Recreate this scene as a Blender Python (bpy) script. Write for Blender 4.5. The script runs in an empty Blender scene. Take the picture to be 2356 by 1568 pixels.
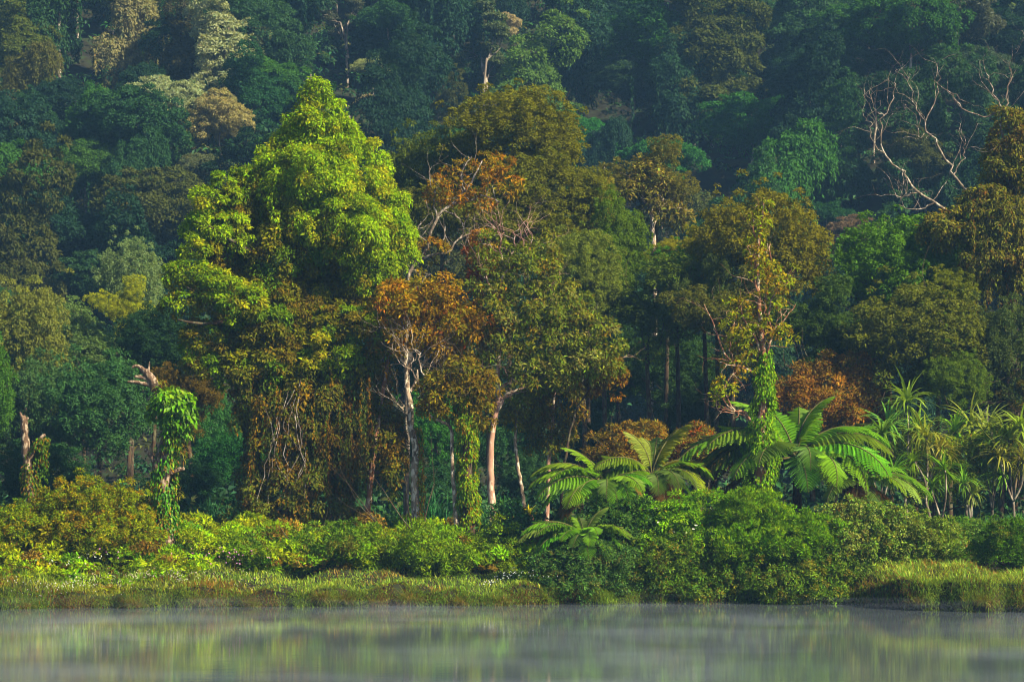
import bpy, math, random
import numpy as np
from mathutils import Vector

S = bpy.context.scene
COL = S.collection
R = math.radians

# ------------------------------------------------------------------ camera
K = 2 * math.tan(R(12.0)) / 2356.0      # tangent per photo pixel (photo read at 2356 x 1568)
CAMH = 4.0                              # eye height over the water
HORIZON = 1145.0                        # photo row of the horizon
cam = bpy.data.cameras.new("camera"); cam_o = bpy.data.objects.new("camera", cam)
COL.objects.link(cam_o)
cam_o.location = (0, 0, CAMH); cam_o.rotation_euler = (R(90), 0, 0)
cam.sensor_fit = 'HORIZONTAL'; cam.angle = R(24.0)
cam.shift_y = (HORIZON - 784.0) / 2356.0
cam.clip_start = 0.5; cam.clip_end = 3000
S.camera = cam_o

# ------------------------------------------------------------------ light
SUN_ELEV, SUN_AZ = 38.0, 126.0          # azimuth clockwise from +Y
sd = Vector((math.sin(R(SUN_AZ)) * math.cos(R(SUN_ELEV)), math.cos(R(SUN_AZ)) * math.cos(R(SUN_ELEV)), math.sin(R(SUN_ELEV))))
sun = bpy.data.lights.new("sun", 'SUN'); sun.energy = 5.0; sun.angle = R(0.6); sun.color = (1.0, 0.84, 0.55)
so = bpy.data.objects.new("sun", sun); COL.objects.link(so)
so.rotation_euler = sd.to_track_quat('Z', 'Y').to_euler(); so.location = (60, 20, 90)
W = bpy.data.worlds.new("World"); S.world = W; W.use_nodes = True
nt = W.node_tree; bg = nt.nodes["Background"]
sky = nt.nodes.new("ShaderNodeTexSky"); sky.sky_type = 'NISHITA'; sky.sun_disc = False
sky.sun_elevation = R(SUN_ELEV); sky.sun_rotation = R(SUN_AZ)
nt.links.new(sky.outputs[0], bg.inputs[0]); bg.inputs[1].default_value = 0.05
S.view_settings.view_transform = 'Standard'; S.view_settings.look = 'None'
S.view_settings.gamma = 1.0; S.view_settings.use_curve_mapping = False
S.view_settings.exposure = 1.95
c = S.cycles
c.max_bounces = 6; c.diffuse_bounces = 2; c.glossy_bounces = 2; c.transmission_bounces = 3
c.transparent_max_bounces = 4; c.volume_bounces = 1
c.use_denoising = True; c.filter_width = 1.1
try: c.denoiser = 'OPENIMAGEDENOISE'
except Exception: pass
c.caustics_reflective = False; c.caustics_refractive = False

# ------------------------------------------------------------------ node helpers
def mat(name):
    m = bpy.data.materials.new(name); m.use_nodes = True
    n = m.node_tree.nodes; n.clear()
    return m, n, m.node_tree.links

def node(n, t, **kw):
    x = n.new(t)
    for k, v in kw.items(): setattr(x, k, v)
    return x

def leaf_material(name, rough=0.6, spec=0.06, trans=0.38, tcol=(1.25, 1.2, 0.45)):
    m, n, l = mat(name)
    out = node(n, "ShaderNodeOutputMaterial")
    at = node(n, "ShaderNodeAttribute", attribute_name="leaf_col")
    oi = node(n, "ShaderNodeObjectInfo")
    mu = node(n, "ShaderNodeMix", data_type='RGBA', blend_type='MULTIPLY'); mu.inputs[0].default_value = 1
    l.new(at.outputs["Color"], mu.inputs[6]); l.new(oi.outputs["Color"], mu.inputs[7])
    hs = node(n, "ShaderNodeHueSaturation")
    mr = node(n, "ShaderNodeMapRange"); mr.inputs[3].default_value = 0.488; mr.inputs[4].default_value = 0.512
    l.new(oi.outputs["Random"], mr.inputs[0]); l.new(mr.outputs[0], hs.inputs["Hue"])
    l.new(mu.outputs[2], hs.inputs["Color"]); hs.inputs["Saturation"].default_value = 1.12
    p = node(n, "ShaderNodeBsdfPrincipled"); p.inputs["Roughness"].default_value = rough
    p.inputs["Specular IOR Level"].default_value = spec
    l.new(hs.outputs[0], p.inputs["Base Color"])
    t = node(n, "ShaderNodeBsdfTranslucent")
    m2 = node(n, "ShaderNodeMix", data_type='RGBA', blend_type='MULTIPLY'); m2.inputs[0].default_value = 1
    l.new(hs.outputs[0], m2.inputs[6]); m2.inputs[7].default_value = (*tcol, 1)
    l.new(m2.outputs[2], t.inputs[0])
    mx = node(n, "ShaderNodeMixShader"); mx.inputs[0].default_value = trans
    l.new(p.outputs[0], mx.inputs[1]); l.new(t.outputs[0], mx.inputs[2]); l.new(mx.outputs[0], out.inputs[0])
    return m

def bark_material(name, c1, c2, c3, scale=3.0, bump=0.6):
    """mottled bark: two ground tones, lichen patches of c3, fine relief"""
    m, n, l = mat(name)
    out = node(n, "ShaderNodeOutputMaterial"); p = node(n, "ShaderNodeBsdfPrincipled")
    p.inputs["Roughness"].default_value = 0.9; p.inputs["Specular IOR Level"].default_value = 0.15
    tc = node(n, "ShaderNodeTexCoord"); mp = node(n, "ShaderNodeMapping"); mp.inputs["Scale"].default_value = (1, 1, 0.45)
    l.new(tc.outputs["Object"], mp.inputs[0])
    n1 = node(n, "ShaderNodeTexNoise"); n1.inputs["Scale"].default_value = scale; n1.inputs["Detail"].default_value = 6
    n2 = node(n, "ShaderNodeTexNoise"); n2.inputs["Scale"].default_value = scale * 2.3; n2.inputs["Detail"].default_value = 4
    l.new(mp.outputs[0], n1.inputs[0]); l.new(mp.outputs[0], n2.inputs[0])
    r1 = node(n, "ShaderNodeMapRange"); r1.inputs[1].default_value = 0.4; r1.inputs[2].default_value = 0.62
    r2 = node(n, "ShaderNodeMapRange"); r2.inputs[1].default_value = 0.52; r2.inputs[2].default_value = 0.6
    l.new(n1.outputs[0], r1.inputs[0]); l.new(n2.outputs[0], r2.inputs[0])
    a = node(n, "ShaderNodeMix", data_type='RGBA'); a.inputs[6].default_value = (*c1, 1); a.inputs[7].default_value = (*c2, 1)
    b = node(n, "ShaderNodeMix", data_type='RGBA'); b.inputs[7].default_value = (*c3, 1)
    l.new(r1.outputs[0], a.inputs[0]); l.new(a.outputs[2], b.inputs[6]); l.new(r2.outputs[0], b.inputs[0])
    l.new(b.outputs[2], p.inputs["Base Color"])
    bp = node(n, "ShaderNodeBump"); bp.inputs["Strength"].default_value = bump; bp.inputs["Distance"].default_value = 0.05
    l.new(n2.outputs[0], bp.inputs["Height"]); l.new(bp.outputs[0], p.inputs["Normal"])
    l.new(p.outputs[0], out.inputs[0])
    return m

M_LEAF = leaf_material("leaf")
M_GLOSS = leaf_material("glossy_leaf", rough=0.45, spec=0.15, trans=0.3)
M_FERN = leaf_material("fern_leaf", rough=0.5, spec=0.10, trans=0.38)
M_GRASS = leaf_material("grass_blade", rough=0.6, spec=0.06, trans=0.385)
M_PETAL = leaf_material("petal", rough=0.6, spec=0.2, trans=0.3, tcol=(1, 1, 1))
B_DARK = bark_material("dark_bark", (0.022, 0.014, 0.009), (0.045, 0.028, 0.016), (0.06, 0.06, 0.035))
B_RED = bark_material("reddish_bark", (0.11, 0.045, 0.024), (0.18, 0.085, 0.045), (0.26, 0.21, 0.15))
B_PINK = bark_material("pinkish_bark", (0.18, 0.095, 0.072), (0.27, 0.165, 0.125), (0.36, 0.30, 0.24), 2.2, 0.35)
B_PALE = bark_material("pale_lichen_bark", (0.06, 0.04, 0.028), (0.21, 0.16, 0.115), (0.40, 0.35, 0.28), 4.0)
B_GREY = bark_material("weathered_wood", (0.045, 0.028, 0.019), (0.10, 0.066, 0.045), (0.20, 0.16, 0.12), 4.5, 1.0)
B_BRANCH = bark_material("bare_branch", (0.06, 0.046, 0.036), (0.14, 0.115, 0.09), (0.26, 0.235, 0.20), 3.0)
B_HILL = bark_material("hill_bark", (0.07, 0.055, 0.045), (0.13, 0.11, 0.09), (0.22, 0.20, 0.17), 1.2)
B_FIBRE = bark_material("fern_fibre", (0.02, 0.009, 0.006), (0.05, 0.02, 0.012), (0.07, 0.035, 0.02), 9.0, 1.0)
B_MIDRIB = bark_material("midrib", (0.035, 0.03, 0.01), (0.06, 0.06, 0.015), (0.07, 0.07, 0.02), 9.0, 0.1)

# ------------------------------------------------------------------ terrain function
def px2x(px, d): return (px - 1178.0) * K * d
def P(px, py, d): return np.array(((px - 1178.0) * K * d, d, CAMH - (py - HORIZON) * K * d))

_SX = np.array([-70, -40, -22, -17, -12, -6, 0, 4, 8, 11.6, 12.6, 13.3, 14.2, 15.5, 18, 26, 45, 80])
_SY = np.array([80, 85, 87.0, 87.2, 88.2, 89.0, 90.0, 91.0, 91.4, 91.6, 90.9, 88.6, 86.2, 85.2, 84.3, 83.0, 80, 74])
def shore(x): return np.interp(x, _SX, _SY) + 0.32 * np.sin(x * 1.1) + 0.22 * np.sin(x * 2.9 + 1) + 0.13 * np.sin(x * 6.1 + 2)
def hill(x, y):
    t = np.maximum(0, y - 158 - 5 * np.sin(x * 0.06 + 0.7) - 3 * np.sin(x * 0.13))
    h = 0.52 * t + 2.2 * np.sin(x * 0.09 + y * 0.05) * np.clip(t / 25, 0, 1) + 1.2 * np.sin(x * 0.21 - y * 0.12 + 1) * np.clip(t / 25, 0, 1)
    t2 = np.maximum(0, y - 320)
    return h - 0.36 * t2 * np.clip(t2 / 60, 0, 1)
def ground(x, y):
    x = np.asarray(x, float); y = np.asarray(y, float)
    s = y - shore(x)
    prom = np.clip((x - 12.6) / 1.2, 0, 1)
    top = 0.50 + 0.42 * prom * np.clip(1 - (s - 3) / 5, 0, 1) + 0.10 * np.sin(x * .9) + 0.07 * np.sin(x * 2.7 + 1)
    z = np.where(s < 0, np.maximum(-1.5, -0.35 + 0.6 * s), 0.0)
    z = np.where((s >= 0) & (s < 0.5), -0.35 + (top + 0.35) * np.clip(s / 0.5, 0, 1) ** 0.6, z)
    up = top + 0.11 * np.minimum(s, 6) + 0.09 * np.clip(s - 6, 0, 11) + 0.012 * np.clip(s - 17, 0, 60)
    z = np.where(s >= 0.5, up + 0.08 * np.sin(x * 1.3 + y * .7) * np.clip(s, 0, 1) + 0.05 * np.sin(x * 2.9 - y * 1.1), z)
    return z + hill(x, y)

# ------------------------------------------------------------------ mesh helpers
def mk_mesh(name, V, F, col=None, material=None, smooth=False):
    """V (n,3); F list of (m,k) index arrays; col (n,3) -> point attribute leaf_col"""
    me = bpy.data.meshes.new(name)
    V = np.ascontiguousarray(V, dtype=np.float32)
    if not isinstance(F, (list, tuple)): F = [F]
    F = [np.asarray(f, dtype=np.int32) for f in F if len(f)]
    me.vertices.add(len(V)); me.vertices.foreach_set("co", V.ravel())
    idx = np.concatenate([f.ravel() for f in F]); tot = np.concatenate([np.full(len(f), f.shape[1], np.int32) for f in F])
    st = np.concatenate(([0], np.cumsum(tot)[:-1])).astype(np.int32)
    me.loops.add(len(idx)); me.loops.foreach_set("vertex_index", idx)
    me.polygons.add(len(tot)); me.polygons.foreach_set("loop_start", st); me.polygons.foreach_set("loop_total", tot)
    if smooth: me.polygons.foreach_set("use_smooth", np.ones(len(tot), bool))
    if col is not None:
        a = me.attributes.new("leaf_col", 'FLOAT_COLOR', 'POINT')
        c4 = np.ones((len(V), 4), np.float32); c4[:, :3] = col
        a.data.foreach_set("color", c4.ravel())
    me.update(calc_edges=True)
    if material: me.materials.append(material)
    return me

def link(name, me, parent=None, loc=None, color=None):
    o = bpy.data.objects.new(name, me); COL.objects.link(o)
    if parent is not None: o.parent = parent
    if loc is not None: o.location = loc
    if color is not None: o.color = (*color, 1)
    return o

def thing(name, label, cat, loc=(0, 0, 0), group=None, rz=0):
    o = bpy.data.objects.new(name, None); COL.objects.link(o); o.empty_display_size = 0.3
    o.location = loc; o.rotation_euler = (0, 0, rz); o["label"] = label; o["category"] = cat
    if group: o["group"] = group
    return o

def nrm(a): return a / np.maximum(np.linalg.norm(a, axis=-1, keepdims=True), 1e-9)
def runit(rng, n): return nrm(rng.normal(size=(n, 3)))

class Leaves:
    """collects folded leaf-shaped faces (two triangles each, creased along the midrib) and strap blades"""
    def __init__(s): s.V = []; s.F = []; s.C = []; s.n = 0
    def raw(s, V, F, C):
        s.V.append(V); s.F.append(F + s.n); s.C.append(C); s.n += len(V)
    def add(s, C, A, N, L, Wd, col, fold=0.22, droop=0.15):
        n = len(C)
        if n == 0: return
        A = nrm(A); N = nrm(N - A * np.sum(A * N, 1, keepdims=True)); Sd = np.cross(A, N)
        L = np.broadcast_to(L, (n,))[:, None]; Wd = np.broadcast_to(Wd, (n,))[:, None]
        mid = C + A * L * 0.45 + N * Wd * fold
        V = np.stack([C, mid + Sd * Wd * .5, mid - Sd * Wd * .5, C + A * L - N * L * droop], 1).reshape(-1, 3)
        b = np.arange(n)[:, None] * 4
        F = np.concatenate([b + [0, 1, 3], b + [0, 3, 2]])
        s.raw(V, F, np.repeat(np.broadcast_to(col, (n, 3)), 4, 0))
    def blades(s, C, D, up, L, Wd, col, bend, nseg=3, side=None, fold=0.0):
        """arching strap blades: base C, horizontal direction D, upright amount up, bend down along length"""
        n = len(C); L = np.broadcast_to(L, (n,)); Wd = np.broadcast_to(Wd, (n,)); bend = np.broadcast_to(bend, (n,)); up = np.broadcast_to(up, (n,))
        D = nrm(D * np.array([1, 1, 0])); Z = np.array([0, 0, 1.0])
        Sd = np.cross(D, Z) if side is None else side
        pos = C.copy(); rows = []
        for i in range(nseg + 1):
            t = i / nseg
            w = Wd * (0.75 + 0.25 * math.sin(min(1, t * 2) * 1.57)) * (1 - t) ** 0.55 if i < nseg else Wd * 0
            if i == nseg: rows.append(pos[:, None])
            else: rows.append(np.stack([pos - Sd * w[:, None] * .5, pos + Sd * w[:, None] * .5], 1))
            a = up - bend * (i + .5) / nseg
            pos = pos + (D * np.cos(a)[:, None] + Z * np.sin(a)[:, None]) * (L / nseg)[:, None]
        V = np.concatenate(rows, 1); k = V.shape[1]; b = np.arange(n)[:, None] * k
        T = []
        for i in range(nseg - 1):
            o = 2 * i
            T += [b + [o, o + 1, o + 3], b + [o, o + 3, o + 2]]
        o = 2 * (nseg - 1); T.append(b + [o, o + 1, o + 2])
        s.raw(V.reshape(-1, 3), np.concatenate(T), np.repeat(np.broadcast_to(col, (n, 3)), k, 0))
    def mesh(s, name, material, origin=(0, 0, 0)):
        return mk_mesh(name, np.concatenate(s.V) - np.asarray(origin), np.concatenate(s.F), np.concatenate(s.C), material)

def jitter_col(rng, col, n, v=0.28, h=0.10):
    col = np.broadcast_to(np.asarray(col, float), (n, 3))
    f = np.exp(rng.normal(0, v, (n, 1))); g = np.exp(rng.normal(0, h, (n, 3)))
    return np.clip(col * f * g, 0, 0.75)

def pick(rng, pal, n, wts=None):
    cols = np.array([p[0] for p in pal], float)
    if wts is None:
        w = np.array([p[1] for p in pal], float); return cols[rng.choice(len(cols), n, p=w / w.sum())]
    cw = np.cumsum(wts / wts.sum(1, keepdims=True), 1)
    return cols[np.minimum((rng.random((n, 1)) > cw).sum(1), len(cols) - 1)]

def clumps(lv, rng, cen, out, r, col, L, Wd, cover=2.2, droop=0.35, flat=0.7, outb=0.8, upb=0.5, hang=0.0, pal=None, mix=0.13):
    """each clump a dome of leaves over its upper, outer side"""
    m = len(cen); r = np.broadcast_to(r, (m,))
    nper = np.maximum(5, (cover * math.pi * r * r / (0.5 * L * Wd)).astype(int))
    idx = np.repeat(np.arange(m), nper); n = len(idx)
    u = nrm(runit(rng, n) + outb * out[idx] + np.array([0, 0, upb]))
    rr = r[idx] * (0.45 + 0.6 * np.sqrt(rng.random(n)))
    pos = cen[idx] + u * rr[:, None] * np.array([1, 1, flat])
    if hang: pos[:, 2] -= hang * r[idx] * rng.random(n) ** 2
    ax = u * 0.7 + runit(rng, n) * 0.8 + np.array([0, 0, -droop])
    nn = u + 0.6 * runit(rng, n) + np.array([0, 0, 0.45])
    cl = col[idx]
    if pal is not None:
        q = rng.random(n) < mix; cl[q] = pick(rng, pal, q.sum())
    cc = jitter_col(rng, cl, n, 0.26, 0.09)
    s = np.exp(rng.normal(0, 0.2, n))
    lv.add(pos, ax, nn, L * s, Wd * s, cc)

def fib(n):
    i = np.arange(n) + .5; ph = np.arccos(1 - 2 * i / n); th = math.pi * (1 + 5 ** .5) * i
    return np.stack([np.cos(th) * np.sin(ph), np.sin(th) * np.sin(ph), np.cos(ph)], 1)

def crown(lv, rng, blobs, cr, L, Wd, pal, palfn=None, cover=2.2, spacing=1.5, fill=0.25, droop=0.35, back=0.45, under=0.55, rough=0.14, flat=0.7, gaps=0.0, hang=0.0, outb=0.8):
    """blobs: list of (centre, radii). Clumps sit on the outer skin of the union of the blobs."""
    Cb = np.array([b[0] for b in blobs], float); Rb = np.array([b[1] for b in blobs], float)
    for i in range(len(Cb)):
        rad = Rb[i]; p = 1.6
        area = 4 * math.pi * (((rad[0] * rad[1]) ** p + (rad[0] * rad[2]) ** p + (rad[1] * rad[2]) ** p) / 3) ** (1 / p)
        m = max(8, int(area / (cr * cr * spacing)))
        d = nrm(fib(m) + rng.normal(0, 0.10, (m, 3)))
        pos = Cb[i] + d * rad * (1 + rng.normal(-0.05, rough, (m, 1)) + (rng.random((m, 1)) < .10) * rng.uniform(.05, .45, (m, 1)))
        ok = np.ones(m, bool)
        for j in range(len(Cb)):
            if j != i: ok &= np.linalg.norm((pos - Cb[j]) / Rb[j], axis=1) > 0.8
        ok &= ~((d[:, 2] < -0.45) & (rng.random(m) < under))
        ok &= ~((d[:, 1] > 0.35) & (rng.random(m) < back))
        ok &= rng.random(m) > gaps
        pos = pos[ok]; out = nrm(d[ok] / rad); m = len(pos)
        if m == 0: continue
        wts = palfn(pos) if palfn else np.tile([q[1] for q in pal], (m, 1)).astype(float)
        mean = (wts / wts.sum(1, keepdims=True)) @ np.array([q[0] for q in pal], float)
        col = (pick(rng, pal, m, wts) * .55 + mean * .45) * np.exp(rng.normal(0, 0.14, (m, 1)))
        clumps(lv, rng, pos, out, cr * np.exp(rng.normal(0, 0.22, m)), col, L, Wd, cover, droop, flat, outb=outb, hang=hang, pal=pal if palfn is None else None)
        nf = int(fill * area / (0.5 * L * Wd))
        if nf:
            q = Cb[i] + runit(rng, nf) * rad * (rng.random((nf, 1)) ** .5) * 0.85
            cc = jitter_col(rng, pick(rng, pal, nf, palfn(q) if palfn else None), nf)
            lv.add(q, runit(rng, nf) + [0, 0, -.4], runit(rng, nf) + [0, 0, .5], L * 1.3, Wd * 1.3, cc)

def strands(lv, rng, starts, lens, L, Wd, pal, step=0.09, sway=0.12):
    """hanging strings of leaves"""
    for p0, ln in zip(starts, lens):
        n = max(3, int(ln / step)); t = np.arange(n) / n
        off = np.cumsum(rng.normal(0, sway * step, (n, 2)), 0)
        q = np.stack([p0[0] + off[:, 0], p0[1] + off[:, 1], p0[2] - t * ln], 1) + rng.normal(0, L * .25, (n, 3))
        a = runit(rng, n) * .6 + [0, 0, -1.0]
        lv.add(q, a, runit(rng, n) + [.3, -.5, .2], L, Wd, jitter_col(rng, np.broadcast_to(pick(rng, pal, 1), (n, 3)), n, 0.2, 0.08))

def wrap(lv, rng, path, rad, n, L, Wd, pal, thick=0.25, droop=0.9):
    """leaves clinging to a trunk"""
    path = np.asarray(path); rad = np.asarray(rad)
    seg = np.linalg.norm(np.diff(path, axis=0), axis=1); cs = np.concatenate(([0], np.cumsum(seg)))
    w = seg * (rad[1:] + rad[:-1]); cw = np.concatenate(([0], np.cumsum(w))); cw /= cw[-1]
    t = np.interp(rng.random(n), cw, cs)
    c = np.stack([np.interp(t, cs, path[:, k]) for k in range(3)], 1); r = np.interp(t, cs, rad)
    th = rng.random(n) * 2 * math.pi
    keep = np.sin(t * 2.3 + th * 1.0 + path[0, 0]) + np.sin(t * 5.1 - th * 2) * .8 + rng.normal(0, .45, n) > -.55
    t, c, r, th = t[keep], c[keep], r[keep], th[keep]; n = len(t)
    lump = 1 + 0.3 * np.sin(t * 5 + th * 2) + 0.25 * np.sin(t * 11 - th)
    o = np.stack([np.cos(th), np.sin(th), np.zeros(n)], 1)
    pos = c + o * (r * (1 + thick * lump * rng.random(n)))[:, None]
    lv.add(pos, o * .5 + runit(rng, n) * .5 + [0, 0, -droop], o + runit(rng, n) * .45 + [0, 0, .35], L * np.exp(rng.normal(0, .25, n)), Wd, jitter_col(rng, pick(rng, pal, n), n, .25, .08))

class Wood:
    """tapering tubes; a branch grows from a vertex of its parent so that one tree is one connected mesh"""
    def __init__(s, sides=7): s.V = []; s.F4 = []; s.F3 = []; s.k = sides
    def tube(s, path, rad, parent=None, rng=None, rough=0.0, cap=True, k=None):
        k = k or s.k; path = np.asarray(path, float); n = len(path); rad = np.broadcast_to(rad, (n,))
        T = nrm(np.gradient(path, axis=0)); ref = np.array([0.31, 0.91, 0.27]); rings = []
        for i in range(n):
            a = nrm(np.cross(T[i], ref)); b = np.cross(T[i], a)
            th = np.arange(k) * 2 * math.pi / k
            rr = rad[i] * (1 + (rng.normal(0, rough, k) if rng is not None and rough else 0))
            rings.append(len(s.V))
            s.V.extend(path[i] + (np.cos(th) * rr)[:, None] * a + (np.sin(th) * rr)[:, None] * b)
        for i in range(n - 1):
            for j in range(k):
                j2 = (j + 1) % k
                s.F4.append((rings[i] + j, rings[i] + j2, rings[i + 1] + j2, rings[i + 1] + j))
        if parent is not None:
            for j in range(k): s.F3.append((parent, rings[0] + (j + 1) % k, rings[0] + j))
        if cap:
            s.V.append(path[-1] + T[-1] * rad[-1] * .4); e = len(s.V) - 1
            for j in range(k): s.F3.append((rings[-1] + j, rings[-1] + (j + 1) % k, e))
        return rings
    def grow(s, rng, p, d, ln, r, depth, parent, kink=0.35, up=0.15, nseg=6, kids=3, spread=0.8, shrink=0.62, tips=None, k=5, side=None):
        path = [np.array(p, float)]; d = nrm(np.array(d, float))
        for i in range(nseg):
            d = nrm(d + rng.normal(0, kink, 3) * np.array([1, .6, 1]) + np.array([0, 0, up]))
            path.append(path[-1] + d * ln / nseg)
        rad = np.linspace(r, r * (0.45 if depth else 0.3), nseg + 1)
        rings = s.tube(path, rad, parent, k=max(3, k))
        if tips is not None and depth <= 1: tips.extend([path[-1], path[-2], path[len(path) // 2]])
        if depth:
            for q in range(kids):
                i = nseg if q == 0 else int(rng.integers(max(1, nseg // 2 - 1), nseg))
                dd = nrm(path[i] - path[i - 1]) + runit(rng, 1)[0] * spread * np.array([1, .7, 1])
                s.grow(rng, path[i], dd, ln * shrink * rng.uniform(.7, 1.2), rad[i] * .75, depth - 1, rings[i], kink, up, max(3, nseg - 1), kids, spread, shrink, tips, k - 1)
    def mesh(s, name, material, origin=(0, 0, 0)):
        F = [f for f in (np.array(s.F4).reshape(-1, 4), np.array(s.F3).reshape(-1, 3)) if len(f)]
        return mk_mesh(name, np.array(s.V) - np.asarray(origin), F, None, material, smooth=True)

def spline(pts, n):
    """smooth path through points"""
    pts = np.asarray(pts, float); m = len(pts); t = np.linspace(0, m - 1, n); out = []
    for u in t:
        i = min(int(u), m - 2); f = u - i
        p0, p1, p2, p3 = pts[max(i - 1, 0)], pts[i], pts[i + 1], pts[min(i + 2, m - 1)]
        out.append(0.5 * (2 * p1 + (p2 - p0) * f + (2 * p0 - 5 * p1 + 4 * p2 - p3) * f * f + (3 * p1 - p0 - 3 * p2 + p3) * f ** 3))
    return np.array(out)

def trunk_px(pts, d, n=16, rng=None, wob=0.0):
    """pts (px,py,radius px[,dd]) -> smooth path and radii"""
    p = np.array([np.append(P(q[0], q[1], d + (q[3] if len(q) > 3 else 0)), q[2] * K * d) for q in pts])
    s = spline(p, n)
    if rng is not None and wob: s[1:-1, :2] += rng.normal(0, wob, (n - 2, 2))
    return s[:, :3], np.maximum(s[:, 3], 0.008)

def B(px, py, rx, ry, d, dd=0.0, rd=None):
    k = K * d
    return (P(px, py, d + dd), np.array([rx * k, (rd if rd else 0.85 * rx) * k, ry * k]))

# ------------------------------------------------------------------ setting: ground, water, haze, mist
def axis(parts):
    a = [np.arange(s, e, st) for s, e, st in parts]
    return np.concatenate(a + [[parts[-1][1]]])
gx = axis([(-420, -110, 20), (-110, -30, 4), (-30, 30, .5), (30, 110, 4), (110, 420, 20)])
gy = axis([(-320, 60, 40), (60, 80, 4), (80, 98, .2), (98, 112, .7), (112, 340, 4), (340, 620, 20)])
X, Y = np.meshgrid(gx, gy); Z = ground(X, Y)
nx, ny = len(gx), len(gy)
ii = (np.arange(ny - 1)[:, None] * nx + np.arange(nx - 1)[None]).ravel()
m, n, l = mat("forest_soil")
out = node(n, "ShaderNodeOutputMaterial"); p = node(n, "ShaderNodeBsdfPrincipled"); p.inputs["Roughness"].default_value = 0.95
p.inputs["Specular IOR Level"].default_value = 0.1
tc = node(n, "ShaderNodeTexCoord"); a = node(n, "ShaderNodeTexNoise"); a.inputs["Scale"].default_value = 0.9; a.inputs["Detail"].default_value = 8
l.new(tc.outputs["Object"], a.inputs[0])
r = node(n, "ShaderNodeValToRGB"); l.new(a.outputs[0], r.inputs[0])
r.color_ramp.elements[0].position = 0.35; r.color_ramp.elements[0].color = (0.008, 0.008, 0.005, 1)
r.color_ramp.elements[1].position = 0.68; r.color_ramp.elements[1].color = (0.012, 0.026, 0.008, 1)
e = r.color_ramp.elements.new(0.52); e.color = (0.012, 0.013, 0.007, 1)
l.new(r.outputs[0], p.inputs["Base Color"])
bp = node(n, "ShaderNodeBump"); bp.inputs["Distance"].default_value = 0.15; l.new(a.outputs[0], bp.inputs["Height"]); l.new(bp.outputs[0], p.inputs["Normal"])
l.new(p.outputs[0], out.inputs[0])
g = link("ground", mk_mesh("ground", np.stack([X, Y, Z], -1).reshape(-1, 3), np.stack([ii, ii + 1, ii + nx + 1, ii + nx], 1), None, m, True))
g["kind"] = "structure"

m, n, l = mat("lake_water")
out = node(n, "ShaderNodeOutputMaterial"); p = node(n, "ShaderNodeBsdfPrincipled")
p.inputs["Base Color"].default_value = (0.055, 0.070, 0.088, 1); p.inputs["Roughness"].default_value = 0.02; p.inputs["IOR"].default_value = 1.333
tc = node(n, "ShaderNodeTexCoord")
def wave(sx, sy, sc, dist):
    mp = node(n, "ShaderNodeMapping"); mp.inputs["Scale"].default_value = (sx, sy, 1); l.new(tc.outputs["Object"], mp.inputs[0])
    w = node(n, "ShaderNodeTexNoise"); w.inputs["Scale"].default_value = sc; w.inputs["Detail"].default_value = 3; l.new(mp.outputs[0], w.inputs[0])
    b = node(n, "ShaderNodeBump"); b.inputs["Strength"].default_value = 1.0; b.inputs["Distance"].default_value = dist; l.new(w.outputs[0], b.inputs["Height"])
    return b
b1 = wave(0.6, 2.2, 1.0, 0.0014); b2 = wave(2.2, 7.0, 1.8, 0.0007)
l.new(b1.outputs[0], b2.inputs["Normal"]); l.new(b2.outputs[0], p.inputs["Normal"])
l.new(p.outputs[0], out.inputs[0])
wv = np.array([[-420, -320, 0], [420, -320, 0], [420, 100, 0], [-420, 100, 0]], float)
w = link("water", mk_mesh("water", wv, np.array([[0, 1, 2, 3]]), None, m)); w["kind"] = "structure"

def box_mesh(name, lo, hi, m):
    x0, y0, z0 = lo; x1, y1, z1 = hi
    V = np.array([[x0, y0, z0], [x1, y0, z0], [x1, y1, z0], [x0, y1, z0], [x0, y0, z1], [x1, y0, z1], [x1, y1, z1], [x0, y1, z1]], float)
    F = np.array([[0, 3, 2, 1], [4, 5, 6, 7], [0, 1, 5, 4], [1, 2, 6, 5], [2, 3, 7, 6], [3, 0, 4, 7]])
    return mk_mesh(name, V, F, None, m)
HAZE = 0.00022
m, n, l = mat("haze_air"); out = node(n, "ShaderNodeOutputMaterial")
v = node(n, "ShaderNodeVolumePrincipled"); v.inputs["Color"].default_value = (0.24, 0.52, 1.0, 1); v.inputs["Density"].default_value = HAZE
v.inputs["Anisotropy"].default_value = 0.1; l.new(v.outputs[0], out.inputs["Volume"])
hz = link("haze", box_mesh("haze", (-440, -340, -2.6), (440, 640, 150), m)); hz["kind"] = "stuff"

m, n, l = mat("lake_mist"); out = node(n, "ShaderNodeOutputMaterial")
v = node(n, "ShaderNodeVolumePrincipled"); v.inputs["Color"].default_value = (0.70, 0.80, 1.0, 1); v.inputs["Anisotropy"].default_value = 0.2
tc = node(n, "ShaderNodeTexCoord"); mp = node(n, "ShaderNodeMapping"); mp.inputs["Scale"].default_value = (0.10, 0.16, 0.9); l.new(tc.outputs["Object"], mp.inputs[0])
a = node(n, "ShaderNodeTexNoise"); a.inputs["Scale"].default_value = 1.6; a.inputs["Detail"].default_value = 3; l.new(mp.outputs[0], a.inputs[0])
mr = node(n, "ShaderNodeMapRange"); mr.inputs[1].default_value = 0.53; mr.inputs[2].default_value = 0.72; mr.inputs[3].default_value = 0.0; mr.inputs[4].default_value = 0.026
l.new(a.outputs[0], mr.inputs[0]); l.new(mr.outputs[0], v.inputs["Density"]); l.new(v.outputs[0], out.inputs["Volume"])
try: m.cycles.volume_step_rate = 2.0
except Exception: pass
ms = link("mist", box_mesh("mist", (-60, 30, 0.02), (60, 88.3, 0.5), m)); ms["kind"] = "stuff"
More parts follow.
